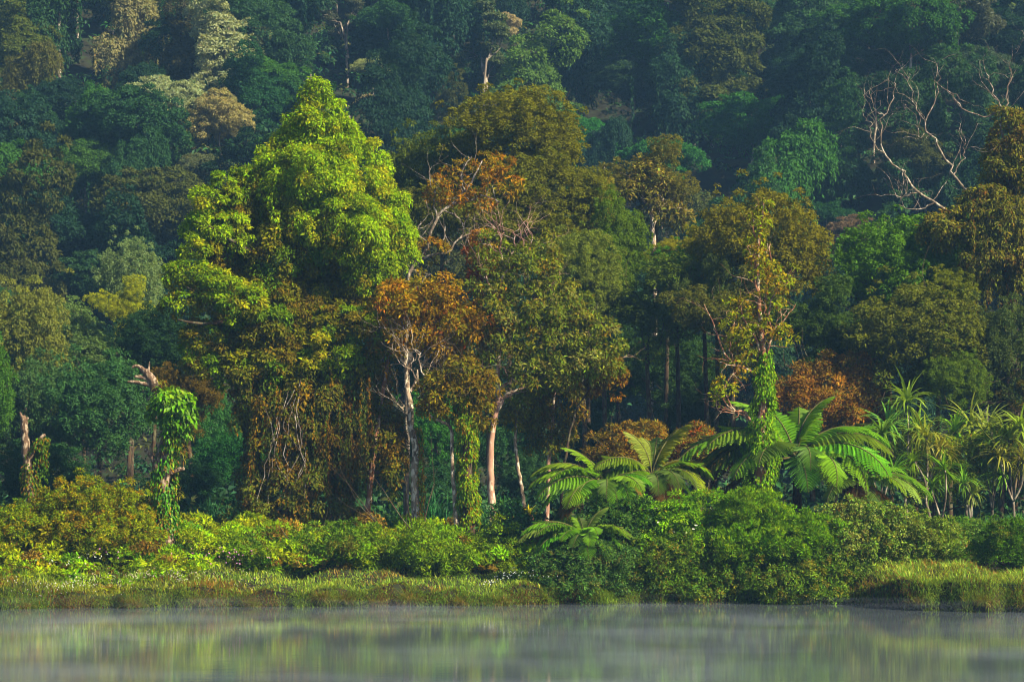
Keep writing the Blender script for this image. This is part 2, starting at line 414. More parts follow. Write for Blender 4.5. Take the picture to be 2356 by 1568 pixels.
# MARK_OBJECTS
# ------------------------------------------------------------------ palettes (leaf base colours)
LIME = (0.150, 0.240, 0.012); YEL = (0.240, 0.235, 0.014); RUST = (0.105, 0.060, 0.012); OLIVE = (0.090, 0.085, 0.012)
DKGREEN = (0.030, 0.070, 0.012); MIDGREEN = (0.055, 0.140, 0.016); BROWN = (0.085, 0.040, 0.010); TEAL = (0.030, 0.085, 0.035)
ORANGE = (0.300, 0.100, 0.008); RED = (0.260, 0.035, 0.012); BRIGHT = (0.100, 0.260, 0.015); SAGE = (0.130, 0.150, 0.060)

def foot(d, px):
    x = px2x(px, d); return np.array((x, d, float(ground(x, d)) - 0.05))

def hero_tree(name, label, cat, d, base_px, wood_parts, foliage_parts, group=None):
    """wood_parts: (part name, Wood, material); foliage_parts: (part name, Leaves, material)"""
    o = foot(d, base_px); t = thing(name, label, cat, o, group)
    for nm, wd, m in wood_parts: link(nm, wd.mesh(nm, m, o), t)
    for nm, lv, m in foliage_parts: link(nm, lv.mesh(nm, m, o), t)
    return t

def tube_px(pts, d, sides=8, n=18, rng=None, rough=0.05, wob=0.0):
    w = Wood(sides); path, rad = trunk_px(pts, d, n, rng, wob); w.tube(path, rad, rng=rng, rough=rough); return w, path, rad

# ------------------------------------------------------------------ 1. far hillside: species meshes, then individual trees
rng = np.random.default_rng(11)
def species(kind, seed):
    """crown (about 9 m wide, base at 0) and trunk of one hillside species"""
    g = np.random.default_rng(seed); lv = Leaves(); wd = Wood(6); H = 9.0
    neutral = [((1, 1, 1), 3), ((0.65, 0.8, 0.85), 2), ((1.6, 1.4, .9), 1), ((1.3, .9, .7), .4)]
    if kind == 'dome':
        bl = [((0, 0, H), (3.2, 3.0, 2.3))] + [((3.0 * math.cos(a) + g.normal(0, .4), 2.6 * math.sin(a), H - .8 + g.normal(0, .8)), (2.1, 2.0, 1.7)) for a in np.linspace(0, 6.28, 7)[:-1]]
        crown(lv, g, bl, .72, .29, .14, neutral, cover=1.4, fill=.04, back=.85)
    elif kind == 'tower':
        bl = [((g.normal(0, 1.0), g.normal(0, .8), 3 + i * 1.9), (2.7 - .3 * i + g.normal(0, .2), 2.4 - .25 * i, 1.9)) for i in range(6)]
        bl += [((g.uniform(-2.5, 2.5), g.uniform(-2, 1), 3 + g.uniform(0, 6)), (1.4, 1.3, 1.2)) for _ in range(4)]
        crown(lv, g, bl, .68, .29, .14, neutral, cover=1.4, fill=.04, back=.85)
    elif kind == 'umbrella':
        bl = []
        for i in range(9):
            a = i * 2.4; q = 3.4 * math.sqrt((i + .5) / 9); bl.append(((q * math.cos(a), q * math.sin(a), H + 1.2 - q * .35 + g.normal(0, .7)), (1.6, 1.5, .75)))
        crown(lv, g, bl, .58, .28, .135, neutral, cover=1.6, fill=.05, under=.9, back=.6)
    elif kind == 'draped':
        bl = [((g.normal(0, 1.2), g.normal(0, .8), 4.5 + i * 1.7), (1.7, 1.5, 1.8)) for i in range(5)]
        crown(lv, g, bl, .58, .30, .13, neutral, cover=1.5, droop=.9, fill=.08, hang=1.5, back=.7)
        st = [(b[0][0] + g.normal(0, 1.2), b[0][1] - abs(g.normal(0, .9)), b[0][2] + g.normal(0, .5)) for b in bl for _ in range(16)]
        strands(lv, g, st, g.uniform(2, 5, len(st)), .34, .15, neutral, .10)
    elif kind == 'open':
        tips = []
        wd.grow(g, (0, 0, 4.5), (0, 0, 1), 4.5, .22, 3, None, .22, .12, 6, 3, .8, .62, tips)
        tips = np.array(tips)[g.permutation(len(tips))[:46]]
        col = pick(g, neutral, len(tips))
        clumps(lv, g, tips, nrm(tips - [0, 0, 7]), .85 * np.exp(g.normal(0, .25, len(tips))), col, .29, .14, 1.5, .4, .6)
    else:   # shrubby
        bl = [((g.uniform(-2.6, 2.6), g.uniform(-1.8, 1.8), 1 + g.uniform(0, 1.8)), (1.8, 1.6, 1.5)) for _ in range(6)]
        crown(lv, g, bl, .68, .30, .14, neutral, cover=1.5, fill=.06, under=.9, back=.7)
    if kind != 'shrubby':
        rad = np.linspace(.19, .09, 8); pts = spline([(0, 0, -1.5), (g.normal(0, .15), 0, 2.5), (g.normal(0, .3), 0, 5.5), (0, 0, H - .3)], 8)
        wd.tube(pts, rad, rng=g, rough=.05)
    return (lv.mesh("hill_crown", M_LEAF), wd.mesh("hill_trunk", B_HILL) if wd.V else None)
SPEC = {k: [species(k, s) for s in ss] for k, ss in {'dome': (1, 2, 3), 'tower': (4, 5), 'umbrella': (6, 7), 'draped': (8, 9), 'open': (10, 11), 'shrubby': (12, 13)}.items()}
SPEC_H = {'dome': 8.5, 'tower': 7.5, 'umbrella': 9, 'draped': 7.5, 'open': 9, 'shrubby': 1.8}

def put_tree(kind, x, y, sc, color, label, group, var=None, sz=1.0, name="hillside_tree", rs=None):
    r = rs or random
    v = SPEC[kind][(var if var is not None else r.randrange(99)) % len(SPEC[kind])]
    if kind == 'shrubby' and name == "hillside_tree": name = "hillside_shrub"
    t = thing(name, label, "shrub" if kind == 'shrubby' else "tree", (x, y, float(ground(x, y)) - .3), group, r.uniform(-.9, .9))
    t.scale = (sc, sc, sc * sz)
    link("crown", v[0], t, color=tuple(a * b for a, b in zip(color, (.84, .90, .78))))
    if v[1]: link("trunk", v[1], t, color=color)
    return t

def hill_at(px, py, h, d0=150, d1=420):
    """where a tree of crown height h stands so that its crown shows at this photo pixel"""
    ds = np.linspace(d0, d1, 541); x = px2x(px, ds)
    z = CAMH - (py - HORIZON) * K * ds
    e = ground(x, ds) + h - z
    k = np.argmax(e > 0) if (e > 0).any() else len(ds) - 1
    return float(x[k]), float(ds[k])

PALE = (.31, .34, .22); PALEG = (.15, .20, .11); HG = (.035, .085, .038); HB = (.025, .062, .042); HO = (.075, .085, .026); HBR = (.075, .068, .034); HL = (.055, .135, .035)
G_H = "trees on the hazy far hillside"
manual = [  # px, py, half width px, species, colour, label
 (380, 235, 85, 'dome', PALE, "pale silvery flowering dome tree on the hillside, broadest of the pale ones"),
 (520, 115, 70, 'tower', PALE, "tall pale silvery tree high up the hillside above the lime tree"),
 (512, 275, 70, 'dome', (.36, .31, .16), "pale cream flushed tree close behind the lime tree's shoulder"),
 (300, 95, 60, 'draped', (.26, .24, .13), "pale ragged draped tree high on the hillside"),
 (395, 25, 60, 'tower', (.26, .24, .13), "cream tinted tree at the hill's top edge above the broad silvery dome"),
 (855, 155, 56, 'umbrella', (.30, .34, .18), "small pale round tree hanging over darkness by the lime tree's tip"),
 (715, 165, 50, 'open', HL, "light green feathery tree right behind the tip of the lime tree"),
 (1120, 120, 110, 'open', (.085, .11, .06), "grey green open tree with forked pale trunk on the hillside"),
 (1150, 75, 45, 'umbrella', (.40, .33, .24), "pinkish cream flat topped tree above the forked grey tree"),
 (860, 275, 45, 'umbrella', (.36, .31, .22), "low pinkish white tree just beside the lime tree's upper edge"),
 (1215, 225, 85, 'tower', (.09, .17, .05), "yellow green pointed tree rising behind the great olive crown"),
 (1340, 320, 75, 'dome', (.05, .16, .05), "glossy emerald tree at the olive crown's shoulder"),
 (1525, 380, 95, 'umbrella', (.055, .15, .045), "green flat topped umbrella tree on the lower slope"),
 (1640, 100, 95, 'tower', HO, "tall olive tree with pale lit top high on the slope"),
 (1860, 190, 80, 'dome', HB, "dark blue green dome high on the slope"),
 (1720, 285, 100, 'dome', HL, "rich green spreading tree on the slope behind the orange topped tree"),
 (1935, 340, 65, 'tower', HG, "upright green tree with thin pale trunk on the slope"),
 (1900, 500, 60, 'umbrella', TEAL, "teal layered tree at the slope's foot under pale thin stems"),
 (1975, 575, 50, 'dome', (.17, .12, .09), "pale greyish pink rounded crown peeping over the emerald mound"),
 (2200, 40, 110, 'umbrella', (.09, .10, .08), "grey tree with pale twigs at the hill's top corner"),
 (2080, 60, 80, 'dome', HBR, "brown flushed tree high on the slope"),
 (1960, 130, 90, 'dome', HG, "dense green tree on the upper slope near bare branches"),
 (1470, 60, 85, 'dome', HB, "dark bluish tree near the hill's top edge"),
 (1330, 110, 75, 'draped', HB, "dark draped tree in the shaded gully"),
 (1450, 180, 80, 'dome', (.04, .08, .045), "grey green crown on the middle slope over a shaded gully"),
 (200, 380, 90, 'dome', (.06, .13, .035), "fresh green tree draped in creepers on the near slope"),
 (190, 330, 60, 'draped', (.06, .13, .035), "hanging green creeper column on the near slope"),
 (55, 110, 60, 'tower', (.10, .12, .03), "yellowish tall tree at the picture's top corner"),
 (60, 210, 55, 'draped', (.10, .10, .03), "yellow brown creeper curtain under the yellowish corner tree"),
 (20, 320, 50, 'draped', (.085, .08, .035), "brownish creeper hung trunk on the edge of the slope"),
 (470, 400, 70, 'umbrella', (.13, .14, .08), "small pale tree beside the lime tree's upper lobe"),
 (600, 230, 60, 'tower', TEAL, "teal palm like tree between the pale trees and the lime tree"),
 (140, 30, 80, 'draped', HG, "dark draped tree at the top of the slope"),
 (800, 40, 80, 'open', (.08, .09, .07), "grey twiggy tree at the top edge above the lime tree"),
 (690, 60, 45, 'open', (.13, .07, .06), "small reddish twiggy tree with a crooked pale stem"),
 (1010, 60, 80, 'draped', HB, "dark creeper covered tree beside the forked grey tree"),
 (945, 255, 60, 'shrubby', TEAL, "teal bushy tree between the lime tree and the olive crown"),
 (1040, 240, 50, 'shrubby', TEAL, "teal bush right above the olive crown"),
 (1600, 190, 70, 'draped', HB, "shaded creeper hung tree in the middle of the slope"),
 (2250, 170, 90, 'dome', (.05, .08, .055), "grey green crown behind the bare branches"),
 (2110, 290, 80, 'tower', HG, "green tree behind the twisted bare branches"),
 (2130, 370, 80, 'dome', HO, "olive tree below the twisted bare branches"),
 (2290, 290, 60, 'dome', TEAL, "teal tree between bare branches and mossy tree"),
 (1750, 400, 50, 'open', (.12, .13, .05), "thin yellowish tree just above the orange topped tree"),
 (1820, 420, 45, 'umbrella', (.12, .16, .07), "light leaved small tree above the orange topped tree"),
]
placed = []
rr = random.Random(5)
for i, (px, py, hw, kind, colr, lab) in enumerate(manual):
    sc = 1.0
    for _ in range(3):
        x, y = hill_at(px, py, SPEC_H[kind] * sc, 165)
        sc = hw * K * y / {'dome': 4.8, 'tower': 3.0, 'umbrella': 4.6, 'draped': 2.8, 'open': 4.2, 'shrubby': 4.0}[kind]
    sc = min(max(sc, .5), 1.9)
    put_tree(kind, x, y, sc, colr, lab, G_H, i, 1.0, rs=rr); placed.append((x, y, sc * 3.6))
fill_cols = [(HG, 'dark green'), (HB, 'dark blue green'), (HO, 'dull olive'), (HBR, 'brownish'), (HL, 'fresh green'), (PALEG, 'pale grey green'), ((.045, .10, .05), 'bluish green')]
fill_w = [6, 7, 1.2, .15, 2.4, 1.0, 4]
shape_word = {'dome': 'round crowned', 'tower': 'tall narrow', 'umbrella': 'flat topped', 'draped': 'creeper draped', 'open': 'thin crowned', 'shrubby': 'bushy'}
nfill = 0; used = set()
yy = 170.0
while yy < 292:
    half = 0.2126 * yy * 1.2; step = 5.9
    xs = np.arange(-half, half, step) + rr.uniform(0, step)
    for x in xs:
        x = x + rr.uniform(-1.8, 1.8); y = yy + rr.uniform(-2.2, 2.2)
        if any(abs(x - a * y / b) < q * .85 and -9 < y - b < 3 for a, b, q in placed): continue
        if any((x - a) ** 2 + ((y - b) * 1.2) ** 2 < q * q for a, b, q in placed): continue
        if nfill >= 262: break
        pxx = x / (K * y) + 1178
        rowt = "low on the hillside" if y < 190 else "midway up the hillside" if y < 225 else "high on the hillside"
        wh = "beyond the vine capped snag" if pxx < 420 else "behind the lime tree" if pxx < 900 else "above the great olive crown" if pxx < 1400 else "above the orange topped tree" if pxx < 1850 else "beyond the twisted bare branches"
        for _ in range(40):
            kind = rr.choices(['dome', 'tower', 'umbrella', 'draped', 'open', 'shrubby'], [5, 4, 1.5, 4 if x < 5 else 2, 1.5, 2])[0]
            cl, word = rr.choices(fill_cols, fill_w)[0]; sc = rr.uniform(.52, .98)
            lab = f"{'small ' if sc < .66 else 'large ' if sc > .84 else ''}{word} {shape_word[kind]} {'shrub' if kind == 'shrubby' else 'tree'} {rowt} {wh}"
            if lab not in used: break
        used.add(lab); j = rr.uniform(.62, 1.15)
        put_tree(kind, x, y, sc, tuple(q * j for q in cl), lab, G_H, None, rr.uniform(.9, 1.3), rs=rr)
        nfill += 1
    yy += 7.0

# undergrowth of the slope and of the valley floor: one uncountable mass of leaves
lv = Leaves(); g = np.random.default_rng(77)
n = 8200; y = 112 + 188 * g.random(n) ** 1.0; x = g.uniform(-1, 1, n) * 0.265 * y
cen = np.stack([x, y, ground(x, y) + np.where(y > 168, g.uniform(0, 4.5, n), g.uniform(0, 1.6, n))], 1)
clumps(lv, g, cen, np.tile([0, -.4, .8], (n, 1)), .9, pick(g, [((.022, .055, .028), 3), ((.03, .075, .03), 2), ((.05, .06, .02), 1)], n), 0.46, .22, .27, .5)
o = link("undergrowth", lv.mesh("undergrowth", M_LEAF)); o["kind"] = "stuff"

# ------------------------------------------------------------------ 2. middle forest: large crowns behind the bank
def mid_mesh(seed, cr=.33, L=.20, Wd=.095, style='dome'):
    g = np.random.default_rng(seed); lv = Leaves()
    pal = [((1, 1, 1), 4), ((.62, .85, .8), 2.2), ((1.6, 1.35, .8), 1.3), ((1.25, .95, .7), .6)]
    if style == 'dome':
        bl = [((0, 0, .3), (2.9, 2.6, 2.9))]
        for i in range(9):
            a = i * 2.4; q = 2.7 * math.sqrt((i + .6) / 9)
            bl.append(((q * math.cos(a) + g.normal(0, .2), q * math.sin(a) * .8, 2.4 - .42 * q * q * .8 + g.normal(0, .5)), (1.5, 1.4, 1.15)))
        for i in range(6): bl.append(((g.uniform(-3, 3), g.uniform(-1.6, .8), g.uniform(-2.6, .2)), (1.4, 1.3, 1.1)))
    elif style == 'loose':
        bl = [((g.normal(0, 1.7), g.normal(0, 1.2), g.normal(0, 1.7)), (1.3, 1.2, 1.05)) for _ in range(13)]
    else:   # tall
        bl = [((g.normal(0, .9), g.normal(0, .7), -3 + i * 1.1), (2.6 - .28 * abs(i - 1.5) + g.normal(0, .2), 2.2 - .2 * abs(i - 1.5), 1.5)) for i in range(6)]
        bl += [((g.uniform(-2.6, 2.6), g.uniform(-1.6, .4), g.uniform(-3, 1.5)), (1.2, 1.1, 1.0)) for _ in range(6)]
    crown(lv, g, bl, cr, L, Wd, pal, cover=1.3, fill=.03, back=.88, gaps=.24, rough=.32, flat=1.0, outb=.55)
    return lv.mesh("forest_crown", M_LEAF)
MID = {'dome': [mid_mesh(s) for s in (21, 22, 23)], 'loose': [mid_mesh(s, style='loose') for s in (24, 25)], 'tall': [mid_mesh(s, style='tall') for s in (26, 27)]}
MIDW = {'dome': 4.1, 'loose': 3.4, 'tall': 3.1}; MIDH = {'dome': 3.5, 'loose': 3.2, 'tall': 4.2}
G_M = "trees of the forest edge behind the bank"
def mid_tree(px, py, rx, ry, d, style, colr, label, var=0, bark=B_DARK, group=G_M, rz=None, trunk=True, name="forest_tree", tr=.15):
    cxyz = P(px, py, d); k = K * d; r = random.Random(int(px * 7 + py))
    base = np.array((cxyz[0], d, float(ground(cxyz[0], d)) - .2))
    t = thing(name, label, "tree" if name != "forest_shrub" else "shrub", base, group)
    o = link("crown", MID[style][var % len(MID[style])], t, color=tuple(q * 1.25 for q in colr))
    o.location = cxyz - base; s = rx * k / MIDW[style]
    o.scale = (s, s, ry * k / MIDH[style]); o.rotation_euler = (0, 0, r.uniform(-.6, .6) if rz is None else rz)
    if trunk:
        wd = Wood(7); h = cxyz[2] - base[2]; g = np.random.default_rng(int(px) + 5000)
        pts = spline([(0, 0, -.3), (g.normal(0, .2), 0, h * .4), (g.normal(0, .25), 0, h * .8), (0, 0, h)], 9)
        rg = wd.tube(pts, np.linspace(tr, tr * .5, 9), rng=g, rough=.06)
        for q in range(4): wd.grow(g, pts[5 + q % 3], (g.normal(0, 1), -.2, .7), min(h * .35, rx * k), tr * .35, 1, rg[5 + q % 3], .2, .1, 5, 2)
        link("trunk", wd.mesh("forest_trunk", bark), t)
    return t
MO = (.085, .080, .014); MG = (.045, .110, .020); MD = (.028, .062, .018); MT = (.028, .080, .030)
mids = [
 # px, py, rx, ry, d, style, colour, label, variant
 (1180, 325, 145, 95, 128, 'dome', (.100, .112, .014), "great olive brown domed crown rising behind the leaning bare branched tree"),
 (1010, 420, 125, 110, 131, 'dome', (.070, .092, .016), "dull olive crown between the lime tree and the great domed crown"),
 (1265, 460, 110, 110, 126, 'tall', (.100, .105, .014), "brown olive crown below the great domed crown's edge"),
 (1120, 520, 120, 100, 124, 'loose', (.085, .095, .014), "loose olive crown behind the leaning bare branches"),
 (1400, 560, 70, 115, 121, 'tall', (.075, .120, .016), "dark green ivy smothered tree shaped like a leaning column"),
 (1360, 490, 50, 50, 127, 'loose', (.19, .17, .03), "small yellowish crown beside the ivy smothered column"),
 (1330, 640, 95, 85, 119, 'dome', (.12, .145, .028), "sage green bushy crown below the ivy smothered column"),
 (1495, 430, 75, 70, 140, 'loose', (.095, .095, .02), "olive open crown on a pale bare trunk in front of the umbrella tree"),
 (1560, 640, 75, 60, 122, 'dome', (.075, .17, .02), "bright green rounded crown beside the ivy smothered column"),
 (1500, 720, 110, 80, 119, 'loose', (.075, .115, .02), "dark green crown with a long horizontal limb at mid height"),
 (1535, 585, 40, 26, 125, 'loose', (.20, .19, .02), "yellow leaved crown top above the bright green rounded one"),
 (1745, 580, 145, 120, 118, 'dome', (.120, .110, .014), "orange topped olive tree behind the slender red stemmed snag"),
 (1620, 560, 50, 45, 121, 'loose', (.17, .18, .02), "yellow tipped crown at the orange topped tree's flank"),
 (1690, 740, 110, 80, 115, 'loose', (.075, .085, .018), "thin olive crown round the foot of the red stemmed snag"),
 (1640, 660, 60, 70, 117, 'loose', (.06, .08, .02), "dim olive crown between the bright rounded crown and the orange topped tree"),
 (2050, 640, 145, 110, 118, 'dome', (.070, .150, .022), "broad emerald green mound shaped tree"),
 (2150, 560, 80, 50, 124, 'loose', (.06, .12, .02), "green crown tucked behind the emerald mound"),
 (2110, 790, 165, 115, 113, 'dome', (.090, .105, .018), "broad dark olive tree in front of the emerald mound"),
 (2195, 665, 60, 40, 115, 'dome', (.14, .16, .02), "yellow green rounded top on the dark olive tree's shoulder"),
 (2300, 830, 110, 120, 112, 'dome', (.050, .070, .020), "dark sage tree at the edge beside the broad olive tree"),
 (2190, 880, 75, 65, 110, 'dome', (.075, .12, .018), "green rounded crown behind the screw pines"),
 (1880, 750, 80, 70, 114, 'loose', (.050, .085, .018), "dark green crown above the rust red dome tree"),
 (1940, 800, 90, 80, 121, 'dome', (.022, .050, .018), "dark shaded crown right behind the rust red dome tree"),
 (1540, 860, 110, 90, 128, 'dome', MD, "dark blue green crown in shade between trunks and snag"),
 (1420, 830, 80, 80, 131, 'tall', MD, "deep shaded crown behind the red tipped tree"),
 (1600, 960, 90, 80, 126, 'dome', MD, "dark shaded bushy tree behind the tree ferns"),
 # beyond the bank on the lake's left side
 (300, 650, 80, 85, 150, 'dome', (.12, .17, .07), "pale sage rounded tree behind the lime tree's lowest bough"),
 (285, 715, 50, 50, 140, 'loose', (.24, .26, .03), "small yellow green tree in front of the pale sage tree"),
 (60, 790, 105, 120, 135, 'dome', (.13, .15, .035), "olive tree filling the edge above the bare grey snag"),
 (195, 790, 95, 100, 142, 'tall', (.085, .14, .045), "green creeper hung tree between the olive tree and the vine capped snag"),
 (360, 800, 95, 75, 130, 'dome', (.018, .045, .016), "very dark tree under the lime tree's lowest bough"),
 (230, 940, 120, 110, 128, 'dome', (.045, .10, .035), "dark green shaded tree behind the vine capped snag"),
 (60, 960, 90, 100, 132, 'loose', (.05, .10, .035), "dim green tree right behind the bare grey snag"),
 (470, 1010, 90, 90, 126, 'dome', (.045, .12, .035), "green crown in the gap beside the vine capped snag"),
 (540, 1090, 100, 90, 122, 'dome', (.025, .080, .022), "low shaded green crown at the lime tree's foot"),
 (440, 900, 60, 70, 121, 'loose', (.095, .065, .014), "thin brownish crown beside the vine capped snag's leafy top"),
]
mids += [  # just beyond the frame's edges, so that the wood goes on from a step to the side
 (2440, 900, 110, 130, 112, 'tall', MO, "olive tree just past the moss draped tree"), (2520, 760, 130, 130, 120, 'dome', MG, "green domed tree well past the moss draped tree"), (2470, 1080, 110, 70, 108, 'dome', MT, "low teal green tree past the last screw pine"), (2640, 900, 140, 150, 116, 'dome', MD, "dark domed tree far along the bank past the screw pines"), (2600, 1100, 120, 70, 106, 'loose', MG, "loose green low tree far along the bank"),
 (-80, 900, 110, 130, 118, 'dome', MG, "green domed tree past the bare grey snag"), (-220, 780, 140, 150, 126, 'tall', MO, "tall olive tree well past the bare grey snag"), (-120, 1110, 110, 70, 108, 'dome', MT, "low teal green tree past the small dull bush"), (-280, 1060, 130, 100, 112, 'loose', MD, "dark loose tree far along the bank past the dull bush")]
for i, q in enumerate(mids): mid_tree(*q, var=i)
# low trees that close the forest floor far behind the trunks
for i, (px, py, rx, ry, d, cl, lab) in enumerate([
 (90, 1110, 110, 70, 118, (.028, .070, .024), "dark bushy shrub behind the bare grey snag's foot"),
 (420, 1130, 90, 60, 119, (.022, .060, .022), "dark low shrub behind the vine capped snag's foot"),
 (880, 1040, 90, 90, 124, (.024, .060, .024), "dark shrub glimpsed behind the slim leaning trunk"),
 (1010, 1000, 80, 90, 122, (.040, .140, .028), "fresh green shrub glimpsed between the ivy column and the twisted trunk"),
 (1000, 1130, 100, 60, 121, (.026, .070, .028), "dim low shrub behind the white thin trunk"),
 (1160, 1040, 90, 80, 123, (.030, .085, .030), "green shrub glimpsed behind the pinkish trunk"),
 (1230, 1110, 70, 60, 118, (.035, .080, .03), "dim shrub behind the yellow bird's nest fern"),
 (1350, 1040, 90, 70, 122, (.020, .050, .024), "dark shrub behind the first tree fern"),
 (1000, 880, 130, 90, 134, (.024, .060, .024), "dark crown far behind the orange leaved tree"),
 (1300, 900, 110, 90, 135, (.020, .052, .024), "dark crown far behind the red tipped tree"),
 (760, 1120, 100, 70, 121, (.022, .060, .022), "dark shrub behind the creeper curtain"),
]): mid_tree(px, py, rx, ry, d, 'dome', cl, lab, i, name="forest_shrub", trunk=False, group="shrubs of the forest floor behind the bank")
# ------------------------------------------------------------------ 3. the tall lime green tree
D = 106; g = np.random.default_rng(101)
bl = [B(725, 232, 24, 40, D), B(712, 290, 42, 46, D), B(750, 300, 50, 50, D), B(685, 350, 58, 55, D, .3), B(775, 355, 62, 52, D), B(645, 415, 60, 55, D), B(725, 420, 92, 72, D, -1), B(825, 415, 55, 52, D), B(862, 375, 22, 36, D),
      B(850, 490, 66, 56, D), B(790, 530, 95, 66, D, -1.2), B(900, 540, 44, 40, D), B(690, 510, 85, 78, D, -.6), B(590, 470, 45, 60, D), B(560, 555, 52, 80, D), B(925, 575, 22, 26, D),
      B(635, 620, 66, 68, D, -.8), B(545, 640, 46, 58, D), B(760, 600, 50, 46, D, .4), B(850, 630, 70, 48, D), B(755, 690, 62, 48, D, .6), B(825, 700, 52, 45, D),
      B(520, 560, 34, 50, D, -.6), B(505, 640, 36, 50, D, -.8), B(580, 700, 62, 56, D, -.8), B(560, 780, 56, 46, D, -1), B(640, 700, 50, 50, D, -1.2), B(870, 720, 34, 40, D, -.6), B(580, 425, 30, 34, D, -.2), B(552, 465, 30, 36, D, -.6), B(530, 510, 30, 36, D, -1.2)]
lvc = Leaves()
def lime_shade_fn(p):  # shade painted into leaf colour: olive and rust lower left, lime upper right
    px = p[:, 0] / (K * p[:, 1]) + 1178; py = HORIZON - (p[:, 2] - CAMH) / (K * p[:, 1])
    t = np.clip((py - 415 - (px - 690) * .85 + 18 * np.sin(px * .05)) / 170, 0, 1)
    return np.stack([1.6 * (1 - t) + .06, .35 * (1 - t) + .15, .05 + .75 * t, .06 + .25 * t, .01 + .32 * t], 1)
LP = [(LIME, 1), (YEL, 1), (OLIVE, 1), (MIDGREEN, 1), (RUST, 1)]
crown(lvc, g, bl, .36, .15, .062, LP, lime_shade_fn, cover=1.5, spacing=1.3, fill=.05, back=.7, droop=.8, flat=1.0, gaps=.10, rough=.18, outb=.6)
lvb = Leaves()   # the separate bough leaning out
bl2 = [B(488, 480, 34, 46, D, 1.5), B(462, 545, 40, 42, D, 1.5), B(515, 560, 34, 46, D, 1.6), B(440, 590, 34, 24, D, 1), B(420, 650, 48, 34, D, 1), B(495, 690, 58, 38, D, .5), B(405, 715, 38, 26, D, .6), B(540, 720, 44, 38, D),
       B(450, 790, 40, 32, D, .8), B(505, 850, 38, 34, D, .8), B(440, 850, 26, 20, D, .8)]
def bough_shade_fn(p):  # lower bough's shade painted in: lime turns olive, green and rust downwards
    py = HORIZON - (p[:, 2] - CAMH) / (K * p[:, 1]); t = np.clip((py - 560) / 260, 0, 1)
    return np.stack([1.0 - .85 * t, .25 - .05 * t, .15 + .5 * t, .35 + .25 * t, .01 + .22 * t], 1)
crown(lvb, g, [(c * [.945, 1, 1] - [0, 3.2, 0], r) for c, r in bl2], .34, .15, .062, LP, bough_shade_fn, cover=1.6, spacing=1.4, fill=.05, back=.7, droop=.5, gaps=.10)
lvr = Leaves()   # lower skirts of leaves
bl3 = [B(800, 770, 75, 48, D, -.8), B(770, 840, 80, 45, D, -1), B(855, 800, 50, 60, D), B(705, 760, 60, 50, D), B(620, 760, 70, 60, D, -1), B(590, 860, 65, 55, D, -1.2), B(660, 850, 70, 60, D, -.8)]
def skirt_shade_fn(p):  # skirt's shade worked into its colour by a darker, mostly olive mix
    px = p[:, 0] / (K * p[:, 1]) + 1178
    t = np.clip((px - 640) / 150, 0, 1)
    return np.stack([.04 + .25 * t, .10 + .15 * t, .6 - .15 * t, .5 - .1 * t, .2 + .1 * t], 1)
crown(lvr, g, [(c - [0, .8, 0], r) for c, r in bl3], .38, .175, .075, LP, skirt_shade_fn, cover=1.7, spacing=1.4, fill=.05, back=.7, droop=.5, gaps=.08)
lvv = Leaves()   # creeper curtain that swallows the trunks
CP = [((.065, .075, .012), 3), ((.11, .06, .010), 2.0), ((.045, .075, .012), 2), ((.16, .10, .014), .8)]
bl4 = [B(640, 940, 75, 75, D, -.3), B(730, 930, 85, 85, D), B(820, 930, 55, 60, D), B(670, 1040, 85, 80, D), B(760, 1040, 75, 75, D), B(690, 1140, 100, 80, D, -.2), B(640, 1180, 80, 50, D, -.3), B(750, 1150, 60, 70, D), B(700, 1060, 70, 160, D, .8), B(880, 1010, 45, 60, D, .4), B(890, 1070, 36, 45, D, .4)]
crown(lvv, g, [(c - [0, 1.6, 0], r) for c, r in bl4], .36, .165, .075, CP, cover=1.5, spacing=1.5, fill=.06, back=.8, droop=1.0, hang=1.0, gaps=.08, under=.2)
st = [P(g.uniform(570, 860), g.uniform(820, 1000), D - 2.9 + g.normal(0, .4)) for _ in range(150)]
strands(lvv, g, st, g.uniform(1.2, 4.2, 150), .15, .065, CP, .075)
w1, pa, ra = tube_px([(700, 1235, 22), (698, 1050, 16), (694, 850, 14), (690, 700, 13), (688, 560, 11), (700, 420, 8), (715, 300, 4), (722, 220, 2)], D, 9, 24, g)
wl = []
for pts in ([(694, 800, 7, 0), (640, 740, 6, -1), (560, 735, 5, -2.2), (470, 745, 3.5, -3.4), (410, 735, 2, -3.6)], [(690, 660, 6, 0), (620, 600, 5, -1), (545, 560, 4, -2), (480, 520, 2, -2.7)], [(690, 620, 6), (760, 570, 5), (840, 550, 3), (890, 540, 2)],
            [(694, 560, 5), (640, 480, 4), (600, 430, 2)], [(696, 760, 7), (760, 720, 5), (840, 700, 3)], [(696, 480, 5), (760, 420, 4), (820, 380, 2)], [(560, 735, 4, -2.2), (500, 700, 3, -3), (430, 660, 1.6, -3.2)]):
    wl.append(("limb", tube_px(pts, D, 6, 10, g, 0, .05)[0], B_DARK))
for pts in ([(590, 1225, 14, -.6), (588, 1100, 12, -.6), (592, 980, 10, -.5), (620, 860, 8, 0), (660, 760, 6, 0)], [(760, 1225, 12, .4), (765, 1100, 10, .4), (740, 940, 9, .2), (705, 800, 7, 0)]):
    wl.append(("stem", tube_px(pts, D, 8, 16, g)[0], B_RED))
